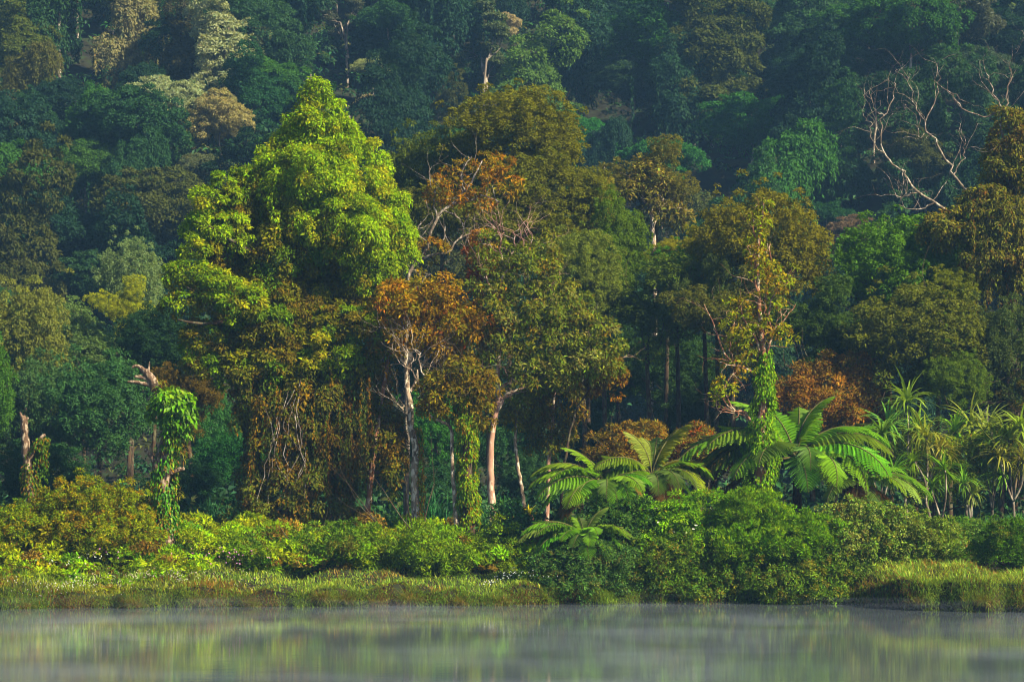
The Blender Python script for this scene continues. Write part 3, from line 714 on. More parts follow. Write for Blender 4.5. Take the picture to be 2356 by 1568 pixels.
for i in range(9):      # bare lianas hanging at the curtain's left
    x0 = g.uniform(600, 690); y0 = g.uniform(870, 960)
    pts = [(x0 + g.normal(0, 14), y0, .8, -3.4), (x0 + g.normal(0, 24), y0 + 80, .8, -3.4), (x0 + g.normal(0, 34), y0 + 170, .7, -3.4), (x0 + g.normal(0, 20), min(1215, y0 + g.uniform(200, 290)), 0.8, -3.3)]
    wl.append(("liana", tube_px(pts, D, 4, 12, g, 0, .05)[0], B_BRANCH))
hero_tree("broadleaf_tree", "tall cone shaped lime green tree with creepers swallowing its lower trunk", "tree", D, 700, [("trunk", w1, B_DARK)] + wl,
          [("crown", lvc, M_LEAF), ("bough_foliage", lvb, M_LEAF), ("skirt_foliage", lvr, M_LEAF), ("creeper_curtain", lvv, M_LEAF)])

# ------------------------------------------------------------------ 4. slender trees of the bank
def slim_tree(name, label, d, trunk, bark, blobs=None, pal=None, extra=(), cr=.27, L=.17, Wd=.066, cover=1.25, gaps=.38, vine=None, seed=1, droop=.6, limbs=(), cat="tree"):
    g = np.random.default_rng(seed); wood = []; fol = []
    w, pa, ra = tube_px(trunk, d, 9, 26, g, .07, .012); wood.append(("trunk", w, bark))
    for q in limbs:
        path, rad = trunk_px(q, d, 12, g, .04); wb = Wood(6); rg = wb.tube(path, rad, rng=g, rough=.05)
        for i in (4, 6, 8, 9, 10, 11): wb.grow(g, path[i], (g.normal(0, 1), g.normal(0, .5), .5), 1.5, max(.012, rad[i] * .5), 1, rg[i], .32, .08, 6, 3, k=4)
        wood.append(("limb", wb, bark))
    if blobs:
        lv = Leaves(); crown(lv, g, [B(*b, d) if len(b) == 4 else B(b[0], b[1], b[2], b[3], d, b[4]) for b in blobs], cr, L, Wd, pal, cover=cover, gaps=gaps, fill=.03, droop=droop, rough=.32, back=.3, under=.3, flat=.95, outb=.5)
        fol.append(("crown", lv, M_LEAF))
    if vine:
        lv = Leaves(); path, rad = trunk_px(vine['pts'], d - vine.get('dd', 0), 20)
        wrap(lv, g, path, rad, vine['n'], vine.get('L', .13), vine.get('W', .065), vine['pal'], vine.get('thick', .5)); fol.append(("vine", lv, M_LEAF))
    for e in extra: fol.append(e)
    return hero_tree(name, label, cat, d, trunk[0][0], wood, fol)

OR = [((.23, .135, .010), 4), ((.19, .145, .01), 2.5), ((.11, .13, .014), 2.6), ((.26, .075, .01), .7)]
VP = [((.10, .20, .012), 3), ((.16, .20, .015), 1.5), ((.05, .10, .012), 1.5), ((.16, .09, .012), .6)]
slim_tree("orange_leaved_tree", "twisted pale trunk with orange leaves and a vine clinging to its back", 102,
          [(958, 1230, 11), (955, 1150, 9), (952, 1080, 9), (956, 1030, 8), (945, 985, 8), (944, 930, 7), (935, 885, 6), (938, 850, 5), (948, 800, 4), (965, 750, 3), (985, 700, 2)], B_PALE,
          [(930, 700, 42, 35), (975, 690, 42, 42), (1035, 670, 42, 30), (960, 760, 45, 35), (1030, 740, 55, 45), (1085, 745, 48, 36), (1075, 800, 52, 36, .4), (925, 760, 30, 40), (1005, 800, 35, 30), (1120, 790, 25, 22)], OR,
          limbs=[[(944, 900, 4), (960, 860, 3), (990, 815, 2.4), (1020, 770, 1.6)], [(938, 855, 3), (920, 800, 2.4), (925, 740, 1.5)], [(990, 815, 2.2), (1040, 790, 1.8), (1085, 770, 1.2)], [(946, 960, 3), (930, 950, 2), (926, 930, 1.4)]],
          vine=dict(pts=[(966, 1225, 11), (962, 1120, 9), (966, 1040, 7), (962, 980, 5)], n=1500, pal=[((.12, .13, .012), 2), ((.20, .11, .01), 1.6), ((.07, .11, .012), 1)], dd=-.1), seed=31)
slim_tree("slim_leaning_tree", "slim straight trunk leaning past the creeper curtain with a thin rusty crown", 104,
          [(842, 1225, 8), (848, 1150, 7), (858, 1060, 6.5), (868, 980, 6), (880, 900, 5), (892, 830, 4), (905, 760, 3), (915, 720, 2)], B_RED,
          [(900, 740, 36, 40), (880, 810, 34, 36), (925, 680, 38, 26), (895, 1000, 28, 40, .6), (880, 1080, 30, 36, .6), (870, 900, 25, 30, .5)], [((.18, .12, .012), 3), ((.24, .09, .01), 2), ((.10, .13, .014), 2)], seed=32, gaps=.25)
slim_tree("white_thin_tree", "thin white lichen flecked trunk bent over at its bare top, beside the ivy column", 100,
          [(1054, 1238, 6), (1049, 1190, 5.5), (1044, 1130, 5), (1040, 1060, 4.5), (1040, 1000, 4.2), (1033, 978, 4), (1012, 968, 3.5), (990, 955, 3), (972, 915, 2.6), (962, 880, 2.2), (960, 850, 1.6)], B_PALE,
          limbs=[[(972, 915, 2), (978, 870, 1.6), (962, 830, 1.2), (968, 812, .8)], [(1012, 968, 2.2), (1004, 930, 1.6), (1010, 890, 1)], [(962, 880, 1.6), (948, 850, 1.2), (950, 820, .8)]], seed=33)
slim_tree("ivy_column_tree", "thick trunk wholly wrapped in bright green ivy under a sparse olive crown", 100,
          [(1078, 1245, 15), (1077, 1150, 12), (1075, 1050, 11), (1072, 960, 10), (1066, 900, 7), (1055, 850, 4)], B_DARK,
          [(1010, 890, 36, 36), (1050, 860, 45, 30), (1040, 920, 48, 44), (1095, 880, 38, 40), (1005, 935, 24, 30), (1100, 940, 26, 40)], [((.11, .09, .012), 3), ((.16, .11, .012), 1.5), ((.07, .10, .014), 1)],
          vine=dict(pts=[(1080, 1245, 21), (1077, 1150, 17), (1075, 1050, 16), (1072, 960, 17), (1066, 890, 16)], n=10500, pal=VP, dd=0, thick=.55), seed=34, cover=1.2,
          limbs=[[(1070, 930, 4), (1040, 890, 3), (1012, 850, 1.5)], [(1070, 940, 4), (1095, 890, 3), (1110, 840, 1.5)], [(1068, 910, 3), (1060, 860, 2), (1064, 820, 1.2)]])
CT = [((.085, .125, .018), 4), ((.12, .12, .016), 2), ((.15, .15, .05), 1), ((.17, .09, .014), .4)]
slim_tree("pink_trunk_tree", "smooth pinkish trunk forking into a wide loose olive crown with red tips", 102,
          [(1131, 1232, 9), (1131, 1170, 9), (1130, 1110, 8.5), (1127, 1060, 8), (1131, 1010, 7), (1137, 965, 7), (1146, 920, 6), (1144, 870, 5), (1150, 800, 4.5), (1148, 720, 4), (1152, 660, 3), (1165, 600, 2)], B_PINK,
          [(1190, 640, 60, 50), (1150, 690, 45, 60), (1240, 600, 40, 45), (1210, 720, 70, 55), (1290, 700, 55, 45), (1250, 790, 75, 50), (1340, 760, 52, 42), (1170, 800, 50, 50), (1320, 830, 60, 40), (1385, 840, 36, 34), (1215, 870, 55, 40), (1130, 590, 30, 40), (1390, 800, 30, 25), (1285, 870, 40, 35)], CT,
          limbs=[[(1137, 960, 5.5), (1152, 925, 5), (1158, 915, 4), (1180, 900, 3), (1230, 880, 2.5), (1280, 850, 1.5)], [(1146, 900, 4), (1190, 850, 3), (1240, 790, 2), (1300, 740, 1.2)], [(1150, 780, 3), (1200, 720, 2.2), (1250, 650, 1.3)], [(1150, 690, 2.6), (1120, 640, 2), (1105, 590, 1.2)], [(1280, 850, 1.8), (1340, 830, 1.5), (1390, 830, 1)],
                 [(1165, 610, 2), (1150, 570, 1.6), (1160, 535, 1)], [(1165, 610, 2), (1185, 570, 1.6), (1180, 530, 1)], [(1160, 630, 2), (1210, 580, 1.6), (1225, 545, 1)]],
          seed=35, cover=1.2, gaps=.40)
lvred = Leaves(); gr = np.random.default_rng(36)
crown(lvred, gr, [B(1105, 615, 22, 45, 103.5), B(1085, 590, 16, 20, 103.5)], .26, .15, .06, [((.16, .035, .014), 3), (RUST, 1), (OLIVE, 1)], cover=1.0, gaps=.2)
wr = tube_px([(1131, 1225, 5), (1120, 1000, 4), (1112, 800, 3), (1105, 620, 1.5)], 103.5, 6, 16, gr, 0, .03)[0]
hero_tree("red_leaved_tree", "small spray of deep red leaves on a slender stem behind the pinkish trunk", "tree", 103.5, 1131, [("trunk", wr, B_DARK)], [("crown", lvred, M_LEAF)])
lvred = Leaves(); crown(lvred, gr, [B(1385, 850, 40, 36, 103), B(1415, 875, 22, 26, 103), B(1350, 870, 30, 30, 103)], .26, .15, .06, [((.13, .06, .016), 2), ((.14, .11, .015), 3)], cover=1.1, gaps=.25, droop=.9)
wr = tube_px([(1290, 1200, 4), (1300, 1050, 3.4), (1325, 950, 2.6), (1380, 850, 1.5)], 103, 6, 16, gr, 0, .04)[0]
hero_tree("red_tipped_tree", "thin leaning tree with drooping red brown leaf tips above the tree ferns", "tree", 103, 1290, [("trunk", wr, B_DARK)], [("crown", lvred, M_LEAF)])
slim_tree("mossy_pole_tree", "thin mossy pole leaning behind the bird's nest fern with a small yellow crown", 104,
          [(1207, 1170, 4.5), (1200, 1120, 4.2), (1190, 1060, 4), (1186, 1010, 3.6), (1188, 960, 3), (1196, 920, 1.8)], B_PALE,
          [(1190, 965, 26, 18), (1205, 940, 25, 20), (1175, 950, 16, 15)], [((.15, .13, .012), 3), ((.10, .11, .012), 2)], seed=37)
slim_tree("straight_sapling", "straight reddish sapling with a dark narrow crown between the pinkish trunk and the tree ferns", 105,
          [(1255, 1225, 6), (1261, 1130, 5.5), (1263, 1060, 5), (1270, 980, 4), (1275, 900, 2.5), (1280, 850, 1.5)], B_PINK,
          [(1250, 960, 38, 36), (1285, 940, 36, 44), (1262, 1005, 40, 28), (1295, 1010, 22, 30), (1240, 900, 36, 36), (1300, 890, 34, 30)], [((.075, .085, .014), 3), ((.13, .075, .012), 1.5), ((.12, .14, .02), 1)], seed=38)

# leaning tree with bare pale branches (behind the orange leaved one)
g = np.random.default_rng(41); d = 108
w, pa, ra = tube_px([(935, 1215, 7), (938, 1000, 6.5), (936, 800, 6), (938, 665, 5), (945, 620, 4.6), (975, 585, 4), (985, 555, 4), (1005, 500, 3.6), (1040, 470, 3.2), (1070, 440, 2.8), (1095, 400, 2), (1110, 370, 1.2)], d, 8, 30, g, .06, .03)
wood = [("trunk", w, B_BRANCH)]
for q in ([(945, 620, 4), (965, 600, 3.6), (1000, 585, 3), (1035, 580, 2.6), (1048, 555, 2.2), (1075, 540, 1.8), (1095, 535, 1)], [(1040, 470, 2.6), (1080, 462, 2.4), (1110, 450, 2), (1150, 465, 1.3)], [(1005, 500, 2.2), (1000, 450, 1.8), (1015, 410, 1.2)],
          [(985, 555, 2.2), (960, 540, 1.8), (968, 510, 1)], [(1070, 440, 2), (1060, 400, 1.5), (1085, 360, .9)], [(1020, 485, 1.8), (1055, 500, 1.4), (1070, 530, .9)], [(938, 700, 2.4), (960, 650, 2), (990, 630, 1.2)]):
    path, rad = trunk_px(q, d, 12, g, .04); wb = Wood(5); rg = wb.tube(path, rad)
    for i in (4, 6, 8, 10): wb.grow(g, path[i], (g.normal(0, .8), g.normal(0, .3), .6), 1.3, rad[i] * .6, 1, rg[i], .3, .1, 5, 2, k=4)
    wood.append(("limb", wb, B_BRANCH))
lv = Leaves(); crown(lv, g, [B(1060, 420, 45, 30, d, .5), B(1120, 380, 40, 28, d, .5), B(1160, 430, 40, 30, d), B(1020, 440, 36, 30, d, .5), B(985, 575, 30, 20, d), B(1090, 470, 30, 20, d), B(1120, 560, 24, 18, d)], .3, .18, .07, [((.22, .10, .012), 3), ((.14, .12, .014), 2), ((.09, .11, .016), 1)], cover=1.0, gaps=.5, fill=0)
hero_tree("leaning_tree", "leaning tree of bare pale branches with few orange leaves beside the lime tree", "tree", d, 935, wood, [("crown", lv, M_LEAF)])

# slender red stemmed snag, ivy wrapped at the foot
g = np.random.default_rng(51); d = 96.4
w, pa, ra = tube_px([(1750, 1160, 15), (1750, 1080, 13), (1750, 1000, 11), (1755, 920, 9), (1757, 840, 7), (1752, 760, 5.5), (1746, 680, 4.6), (1744, 600, 3.8), (1750, 520, 3), (1757, 455, 1.6)], d, 9, 30, g, .08, .02)
wood = [("trunk", w, B_RED)]
for q in ([(1748, 700, 3), (1738, 640, 2.6), (1740, 560, 2), (1730, 500, 1)], [(1755, 850, 3.5), (1775, 780, 2.8), (1770, 720, 2.2), (1790, 660, 1.2)], [(1757, 880, 4), (1720, 850, 3.5), (1690, 840, 3), (1660, 800, 2.2), (1640, 740, 1.4), (1620, 700, .9)],
          [(1700, 845, 2.4), (1672, 880, 2.2), (1665, 920, 1.6), (1690, 945, 1.2)], [(1738, 1000, 4.5), (1722, 960, 3.8), (1705, 945, 3.2), (1690, 945, 2.2), (1668, 900, 1.4)], [(1757, 830, 3), (1740, 780, 2.4), (1715, 740, 1.8), (1700, 690, 1)],
          [(1760, 770, 2.4), (1800, 740, 1.8), (1830, 700, 1)], [(1690, 840, 2), (1680, 790, 1.6), (1690, 740, 1)], [(1772, 560, 1.6, .4), (1768, 640, 1.8, .2), (1757, 720, 2.4, 0)]):
    path, rad = trunk_px(q, d, 12, g, .03); wb = Wood(5); rg = wb.tube(path, rad)
    for i in (3, 5, 7, 9, 10): wb.grow(g, path[i], (g.normal(0, 1), g.normal(0, .4), .25), 1.1, rad[i] * .5, 1, rg[i], .35, .02, 5, 2, k=4)
    wood.append(("limb", wb, B_RED))
lv = Leaves(); IV = [((.085, .20, .012), 3), ((.13, .22, .014), 1.6), ((.045, .10, .012), 1.5)]
path, rad = trunk_px([(1750, 1165, 27), (1750, 1080, 25), (1752, 1000, 22), (1756, 920, 17), (1760, 850, 14), (1765, 800, 7)], d, 20); wrap(lv, g, path, rad, 9500, .14, .07, IV, .6)
path, rad = trunk_px([(1752, 640, 4), (1748, 560, 5), (1752, 520, 5), (1756, 470, 3)], d, 12); wrap(lv, g, path, rad, 260, .17, .08, [((.16, .22, .014), 2), ((.22, .16, .014), 1)], .8)
strands(lv, g, [P(1770 + g.normal(0, 8), 850 + g.uniform(-20, 30), d - .2) for _ in range(14)], g.uniform(.5, 1.2, 14), .13, .06, IV)
lv2 = Leaves()
crown(lv2, g, [B(1752, 500, 14, 30, d), B(1742, 590, 16, 36, d), B(1762, 620, 20, 26, d), B(1700, 760, 24, 26, d), B(1680, 810, 24, 24, d), B(1770, 700, 28, 26, d), B(1715, 710, 24, 26, d, .3), B(1735, 770, 20, 26, d), B(1790, 650, 28, 26, d, .3), B(1720, 840, 26, 16, d), B(1670, 900, 20, 30, d), B(1800, 770, 26, 30, d)], .26, .16, .07, [((.15, .19, .014), 3), ((.19, .13, .012), 1.4), ((.18, .06, .015), .7)], cover=.8, gaps=.42, fill=0, rough=.35)
hero_tree("vine_wrapped_snag", "slender reddish snag wrapped in bright ivy to half its height, beside the largest tree fern", "snag", d, 1750, wood, [("ivy", lv, M_LEAF), ("crown", lv2, M_LEAF)])

# olive tree with pale bare trunk on the slope's foot (trunk visible)
slim_tree("pale_trunk_tree", "pale forked bare trunk standing clear below an olive crown, in front of the umbrella tree", 139, [(1508, 800, 5), (1506, 640, 5), (1504, 560, 5), (1500, 510, 4.5), (1498, 480, 4), (1496, 430, 3)], B_PALE,
          [(1490, 410, 44, 30), (1450, 440, 34, 26), (1530, 450, 36, 30), (1545, 500, 30, 22)], [((.10, .095, .02), 3), ((.14, .12, .03), 1)], limbs=[[(1502, 530, 4), (1512, 500, 3), (1520, 470, 2)], [(1498, 480, 3), (1475, 455, 2)]], seed=52, cr=.4, L=.24, Wd=.1)

# mossy tree at the edge with bare twisting branches
g = np.random.default_rng(61); d = 116
w, pa, ra = tube_px([(2330, 1180, 26), (2326, 900, 22), (2322, 700, 19), (2318, 560, 15), (2330, 420, 11), (2345, 300, 7), (2350, 270, 4)], d, 9, 24, g)
wood = [("trunk", w, B_DARK)]
bare = [[(2318, 600, 10), (2240, 560, 7), (2222, 540, 6.5), (2205, 500, 6), (2150, 465, 5.2), (2110, 440, 4.6), (2085, 400, 4), (2060, 385, 3.6), (2035, 355, 3.2), (2030, 310, 2.6), (2035, 265, 2.2), (2050, 215, 1.6), (2058, 190, 1)],
        [(2320, 560, 8), (2240, 470, 6), (2205, 415, 4.8), (2180, 370, 4.2), (2150, 320, 3.6), (2130, 300, 3), (2135, 260, 2.4), (2155, 215, 1.8), (2165, 180, 1.2)],
        [(2330, 420, 6), (2310, 300, 4), (2295, 260, 3), (2270, 270, 2.4), (2220, 255, 2), (2190, 220, 1.6), (2150, 185, 1)],
        [(2340, 330, 5), (2312, 260, 3.5), (2318, 210, 2.6), (2330, 170, 1.8), (2325, 140, 1)],
        [(2110, 440, 2.4), (2090, 450, 1.8), (2065, 455, 1)], [(2150, 465, 3), (2120, 480, 2.2), (2085, 480, 1.4), (2070, 470, 1)], [(2035, 355, 2.4), (2010, 330, 1.8), (2000, 290, 1.4), (1995, 275, .9)],
        [(2035, 265, 1.8), (2012, 250, 1.4), (2000, 210, 1)], [(2135, 300, 2), (2115, 320, 1.6), (2110, 290, 1.2)], [(2195, 400, 2.6), (2215, 360, 2), (2222, 330, 1.2)], [(2312, 260, 2.6), (2290, 220, 2), (2270, 170, 1.2)], [(2130, 280, 1.8), (2105, 240, 1.4), (2090, 180, 1)]]
for q in bare:
    path, rad = trunk_px(q, d, max(12, 3 * len(q)), g, .07); rad = rad * .6; wb = Wood(6); rg = wb.tube(path, rad, rng=g, rough=.06)
    m = len(path)
    for i in sorted(set(int(v) for v in (m * .35, m * .55, m * .7, m * .85, m - 1))): wb.grow(g, path[i], (g.normal(-.2, .8), g.normal(0, .4), .6), 1.7, max(.012, rad[i] * .4), 1, rg[i], .4, .08, 6, 2, k=4)
    wood.append(("limb", wb, B_BRANCH))
lv = Leaves(); MO2 = [((.085, .095, .016), 3), ((.07, .085, .016), 2), ((.14, .14, .02), 1.2), ((.11, .07, .016), .8)]
crown(lv, g, [B(2335, 320, 50, 60, d, .4), B(2300, 370, 36, 40, d, .3), B(2350, 400, 40, 50, d), B(2260, 470, 45, 40, d, -.3), B(2230, 510, 45, 45, d, -.4), B(2310, 520, 60, 60, d, -.6), B(2180, 530, 50, 34, d), B(2290, 600, 60, 50, d, -.8), B(2345, 600, 40, 60, d, -.5)], .38, .2, .075, MO2, cover=1.6, gaps=.15, droop=.9, hang=.8, under=.2)
st = [P(g.uniform(2235, 2356), g.uniform(430, 600), d - 1 + g.normal(0, .5)) for _ in range(130)]
strands(lv, g, st, g.uniform(1.0, 3.6, 130), .17, .06, MO2, .08)
hero_tree("mossy_tree", "moss draped tree at the edge with long twisting bare branches", "tree", d, 2330, wood, [("crown", lv, M_LEAF)])

# rust red dome tree and brownish round shrubs
def dome_shrub(name, label, d, base, blobs, pal, cr, L, Wd, seed, cat="shrub", cover=1.15, group=None, droop=.2, stem=True, mat_=None, fill=.03, gaps=.12, petals=None, strandn=0, spacing=1.4):
    g = np.random.default_rng(seed); lv = Leaves(); bb = [B(*b[:4], d, b[4] if len(b) > 4 else 0) for b in blobs]
    crown(lv, g, bb, cr, L, Wd, pal, cover=cover, droop=droop, fill=fill, gaps=gaps, under=.6, spacing=spacing, back=.8, rough=.26, flat=.95, outb=.6)
    ns = int(9 * len(bb)); ch = g.integers(0, len(bb), ns); u = nrm(runit(g, ns) + [0, -.35, .75]); cc = pick(g, pal, ns)
    p0 = np.array([bb[q][0] for q in ch]) + u * np.array([bb[q][1] for q in ch]) * .95; dv = nrm(u * .6 + runit(g, ns) * .35 + [0, 0, .7]); ln = g.uniform(.15, .55, ns)
    for q in range(7):
        lv.add(p0 + dv * (ln * (q + .5) / 7)[:, None] - [0, 0, 1] * (ln * .25 * (q / 7) ** 2)[:, None], dv * .4 + runit(g, ns), u + runit(g, ns) * .5, L, Wd, jitter_col(g, cc, ns, .2, .08))
    if strandn:
        ch = g.integers(0, len(bb), strandn); st = []
        for q in ch:
            a = g.uniform(0, 2 * math.pi); st.append(bb[q][0] + bb[q][1] * np.array([math.cos(a), -abs(math.sin(a)), g.uniform(-.4, .2)]))
        strands(lv, g, st, g.uniform(.4, 1.3, strandn), L * .8, Wd * .8, pal, .06)
    w = Wood(6); o = foot(d, base)
    top = bb[0][0]; rg = w.tube(spline([o, o + (top - o) * .5 + [0.1, 0, 0], top], 6), np.linspace(.09, .04, 6))
    for q in range(5): w.grow(g, o + (top - o) * .3, (g.normal(0, 1), g.normal(0, .5), .8), max(.5, np.linalg.norm(top - o) * .8), .04, 1, rg[2], .2, .1, 5, 2, k=4)
    fol = [("foliage", lv, mat_ or M_LEAF)]
    if petals:
        lf = Leaves(); n, pc, ps = petals
        ch = g.integers(0, len(bb), n); u = nrm(runit(g, n) + [0, -.5, .6])
        q = np.array([bb[i][0] for i in ch]) + u * np.array([bb[i][1] for i in ch]) * 1.06
        for k in range(4): lf.add(q, nrm(runit(g, n) * .5 + u * .6 + [math.cos(k * 1.57), math.sin(k * 1.57), .2]), u + runit(g, n) * .3, ps, ps * .8, jitter_col(g, pc, n, .08, .03))
        fol.append(("blossoms", lf, M_PETAL))
    t = hero_tree(name, label, cat, d, base, [("stem", w, B_DARK)], fol, group)
    return t
RUSTP = [((.19, .105, .024), 4), ((.16, .11, .024), 2.5), ((.10, .10, .02), 1.5)]
dome_shrub("rust_tree", "rust brown dense dome shaped tree behind the largest tree fern", 113, 1920, [(1925, 890, 72, 52), (1860, 900, 56, 46), (1985, 920, 50, 46), (1900, 945, 80, 46, -.6), (1965, 960, 58, 40, -.4), (1830, 930, 44, 34), (2000, 960, 36, 30), (1945, 855, 40, 28), (1990, 872, 34, 28)], RUSTP, .38, .16, .06, 71, "tree", mat_=M_LEAF)
dome_shrub("brown_shrub", "brownish olive round crowned small tree behind the middle tree ferns", 110, 1450, [(1450, 1030, 62, 40), (1480, 1005, 40, 28), (1415, 1045, 40, 38), (1500, 1050, 40, 36), (1450, 1075, 60, 36, -.4)], [((.15, .105, .02), 3), ((.11, .10, .02), 2), ((.19, .09, .02), 1)], .34, .15, .06, 72, "tree")
dome_shrub("reddish_shrub", "reddish tinged shrub between the middle and the largest tree ferns", 108, 1610, [(1605, 1030, 44, 34), (1570, 1050, 40, 32), (1640, 1050, 36, 34), (1590, 1010, 26, 22)], [((.11, .085, .02), 3), ((.22, .06, .02), 1.5), ((.10, .12, .02), 1.5)], .32, .15, .06, 73)
# ------------------------------------------------------------------ 5. tree ferns
def frond_mesh(seed, L, e0, e1, npairs=22, pin=.225, cup=.35):
    """one frond along +X: (leaf mesh, midrib mesh)"""
    g = np.random.default_rng(seed); lv = Leaves(); wd = Wood(5)
    ns = 40; t = np.linspace(0, 1, ns + 1); a = np.radians(e0 + (e1 - e0) * t ** 1.2)
    ds = L / ns; px_ = np.concatenate(([0], np.cumsum(np.cos(a[:-1]) * ds))); pz = np.concatenate(([0], np.cumsum(np.sin(a[:-1]) * ds)))
    yy = .03 * L * np.sin(t * 3 + g.uniform(0, 6))
    path = np.stack([px_, yy - yy[0], pz], 1)
    wd.tube(path[::4], np.linspace(.013, .003, len(path[::4])))
    for i in range(npairs):
        u = .16 + .83 * (i + .5) / npairs; f = (u - .16) / .84
        pl = L * pin * (math.sin(math.pi * min(1, f * .92 + .12) ** .8) ** .75 + .05) * g.uniform(.92, 1.06)
        p0 = np.array([np.interp(u, t, path[:, k]) for k in range(3)])
        ang = np.interp(u, t, a); T = np.array([math.cos(ang), 0, math.sin(ang)]); Nn = np.array([-math.sin(ang), 0, math.cos(ang)])
        for sgn in (-1, 1):
            m = 11; v = (np.arange(m) + .5) / m
            dirv = nrm(np.array([0, sgn, 0]) * .92 + T * (.22 + .5 * f) + Nn * cup * .3)
            down = np.array([0, 0, -1.0])
            q = p0 + dirv * (pl * v)[:, None] + down * (pl * .42 * v ** 2)[:, None] * (1 + .3 * g.normal())
            tang = nrm(np.gradient(q, axis=0)); side = nrm(np.cross(tang, Nn)); nv = np.cross(side, tang)
            w = pl * .17 * np.sin(np.pi * np.clip(v * .9 + .12, 0, 1)) ** .6 + .012
            col = jitter_col(g, (1, 1, 1), m, .16, .06) * g.uniform(.75, 1.2)
            lv.add(q, side + tang * .3 - nv * .75, nv + side * .75, w, pl / m * 1.15, col, .03, .1); lv.add(q, -side + tang * .3 - nv * .75, nv - side * .75, w, pl / m * 1.15, col, .03, .1)
    return lv.mesh("frond", M_FERN), wd.mesh("midrib", B_MIDRIB)
FR = {'up': frond_mesh(1, 1, 72, 5), 'mid': frond_mesh(2, 1, 44, -58), 'arch': frond_mesh(3, 1, 30, -78), 'flat': frond_mesh(4, 1, 16, -80), 'low': frond_mesh(5, 1, -8, -78), 'dead': frond_mesh(6, 1, -48, -88)}
FGREEN = (.120, .270, .034); FDARK = (.065, .135, .024); FYEL = (.20, .24, .03); FBROWN = (.085, .048, .014); FLIGHT = (.17, .27, .06)
def tree_fern(label, hub, d, base_px, fronds, trunk_r=.16, stretch=1.15, group="tree ferns on the bank"):
    h = P(hub[0], hub[1], d); o = np.array((px2x(base_px, d), d, 0)); o[2] = float(ground(o[0], d)) - .1
    t = thing("tree_fern", label, "tree fern", o, group)
    w = Wood(10); g = np.random.default_rng(int(hub[0])); pts = spline([o, o + (h - o) * .5 + [.06, 0, 0], h + [0, 0, .02]], 14)
    w.tube(pts, np.linspace(trunk_r * 1.25, trunk_r, 14), rng=g, rough=.14); link("trunk", w.mesh("fern_trunk", B_FIBRE, o), t)
    for az, kind, L, colr in fronds:
        L *= stretch if kind != 'up' else stretch ** .5
        me, rb = FR[kind]; fo = link("frond", me, t, tuple(h - o + [0, 0, .02]), tuple(q * random.Random(az).uniform(.65, 1.2) * (random.Random(az + 5).uniform(.9, 1.35) if j == 0 else 1) for j, q in enumerate(colr)))
        fo.scale = (L, L, L); q = random.Random(az + 1); fo.rotation_euler = (q.uniform(-.3, .3), q.uniform(-.12, .12), R(az + q.uniform(-6, 6))); fo.scale = (L * q.uniform(.88, 1.1), L, L)
        link("midrib", rb, fo)
    return t
# azimuth 0 = to the picture's right, 90 = away from the camera, 270 = towards it
tree_fern("largest tree fern, a dark slim trunk under a broad ring of arching fronds", (1830, 1052), 98, 1832,
          [(95, 'up', 2.7, FGREEN), (122, 'up', 2.7, FGREEN), (68, 'up', 2.6, FGREEN), (30, 'up', 3.3, FGREEN), (6, 'mid', 3.9, FGREEN), (342, 'arch', 3.9, FLIGHT), (318, 'arch', 3.4, FGREEN), (290, 'flat', 2.6, FGREEN), (262, 'flat', 2.5, FGREEN),
           (236, 'mid', 2.8, FDARK), (212, 'mid', 3.7, FGREEN), (192, 'mid', 4.2, FGREEN), (172, 'mid', 4.1, FLIGHT), (150, 'up', 3.6, FGREEN), (50, 'mid', 3.4, FGREEN), (200, 'arch', 3.8, FDARK), (184, 'arch', 3.6, FBROWN), (205, 'low', 3.2, FBROWN), (168, 'low', 3.0, FBROWN),
           (350, 'low', 3.1, FBROWN), (335, 'low', 3.0, FBROWN), (18, 'arch', 3.4, FDARK), (108, 'mid', 3.2, FGREEN), (80, 'up', 2.9, FGREEN), (135, 'mid', 3.4, FGREEN), (355, 'mid', 3.6, FGREEN), (330, 'arch', 3.6, FGREEN), (302, 'arch', 2.9, FGREEN), (222, 'arch', 3.2, FGREEN), (180, 'arch', 4.0, FGREEN), (275, 'arch', 2.4, FDARK), (345, 'arch', 3.3, FDARK)], stretch=1.32)
tree_fern("low tree fern beside the largest one, long fronds bowing down towards the screw pines", (1975, 1112), 96.5, 1965,
          [(8, 'arch', 3.0, FGREEN), (350, 'arch', 2.9, FLIGHT), (325, 'arch', 2.3, FGREEN), (290, 'low', 1.8, FDARK), (200, 'mid', 2.1, FDARK), (225, 'arch', 2.2, FDARK), (335, 'low', 2.6, FBROWN), (5, 'low', 2.8, FBROWN), (40, 'mid', 2.4, FGREEN), (90, 'mid', 1.9, FGREEN), (150, 'mid', 2.2, FGREEN), (255, 'low', 1.7, FBROWN)], .11)
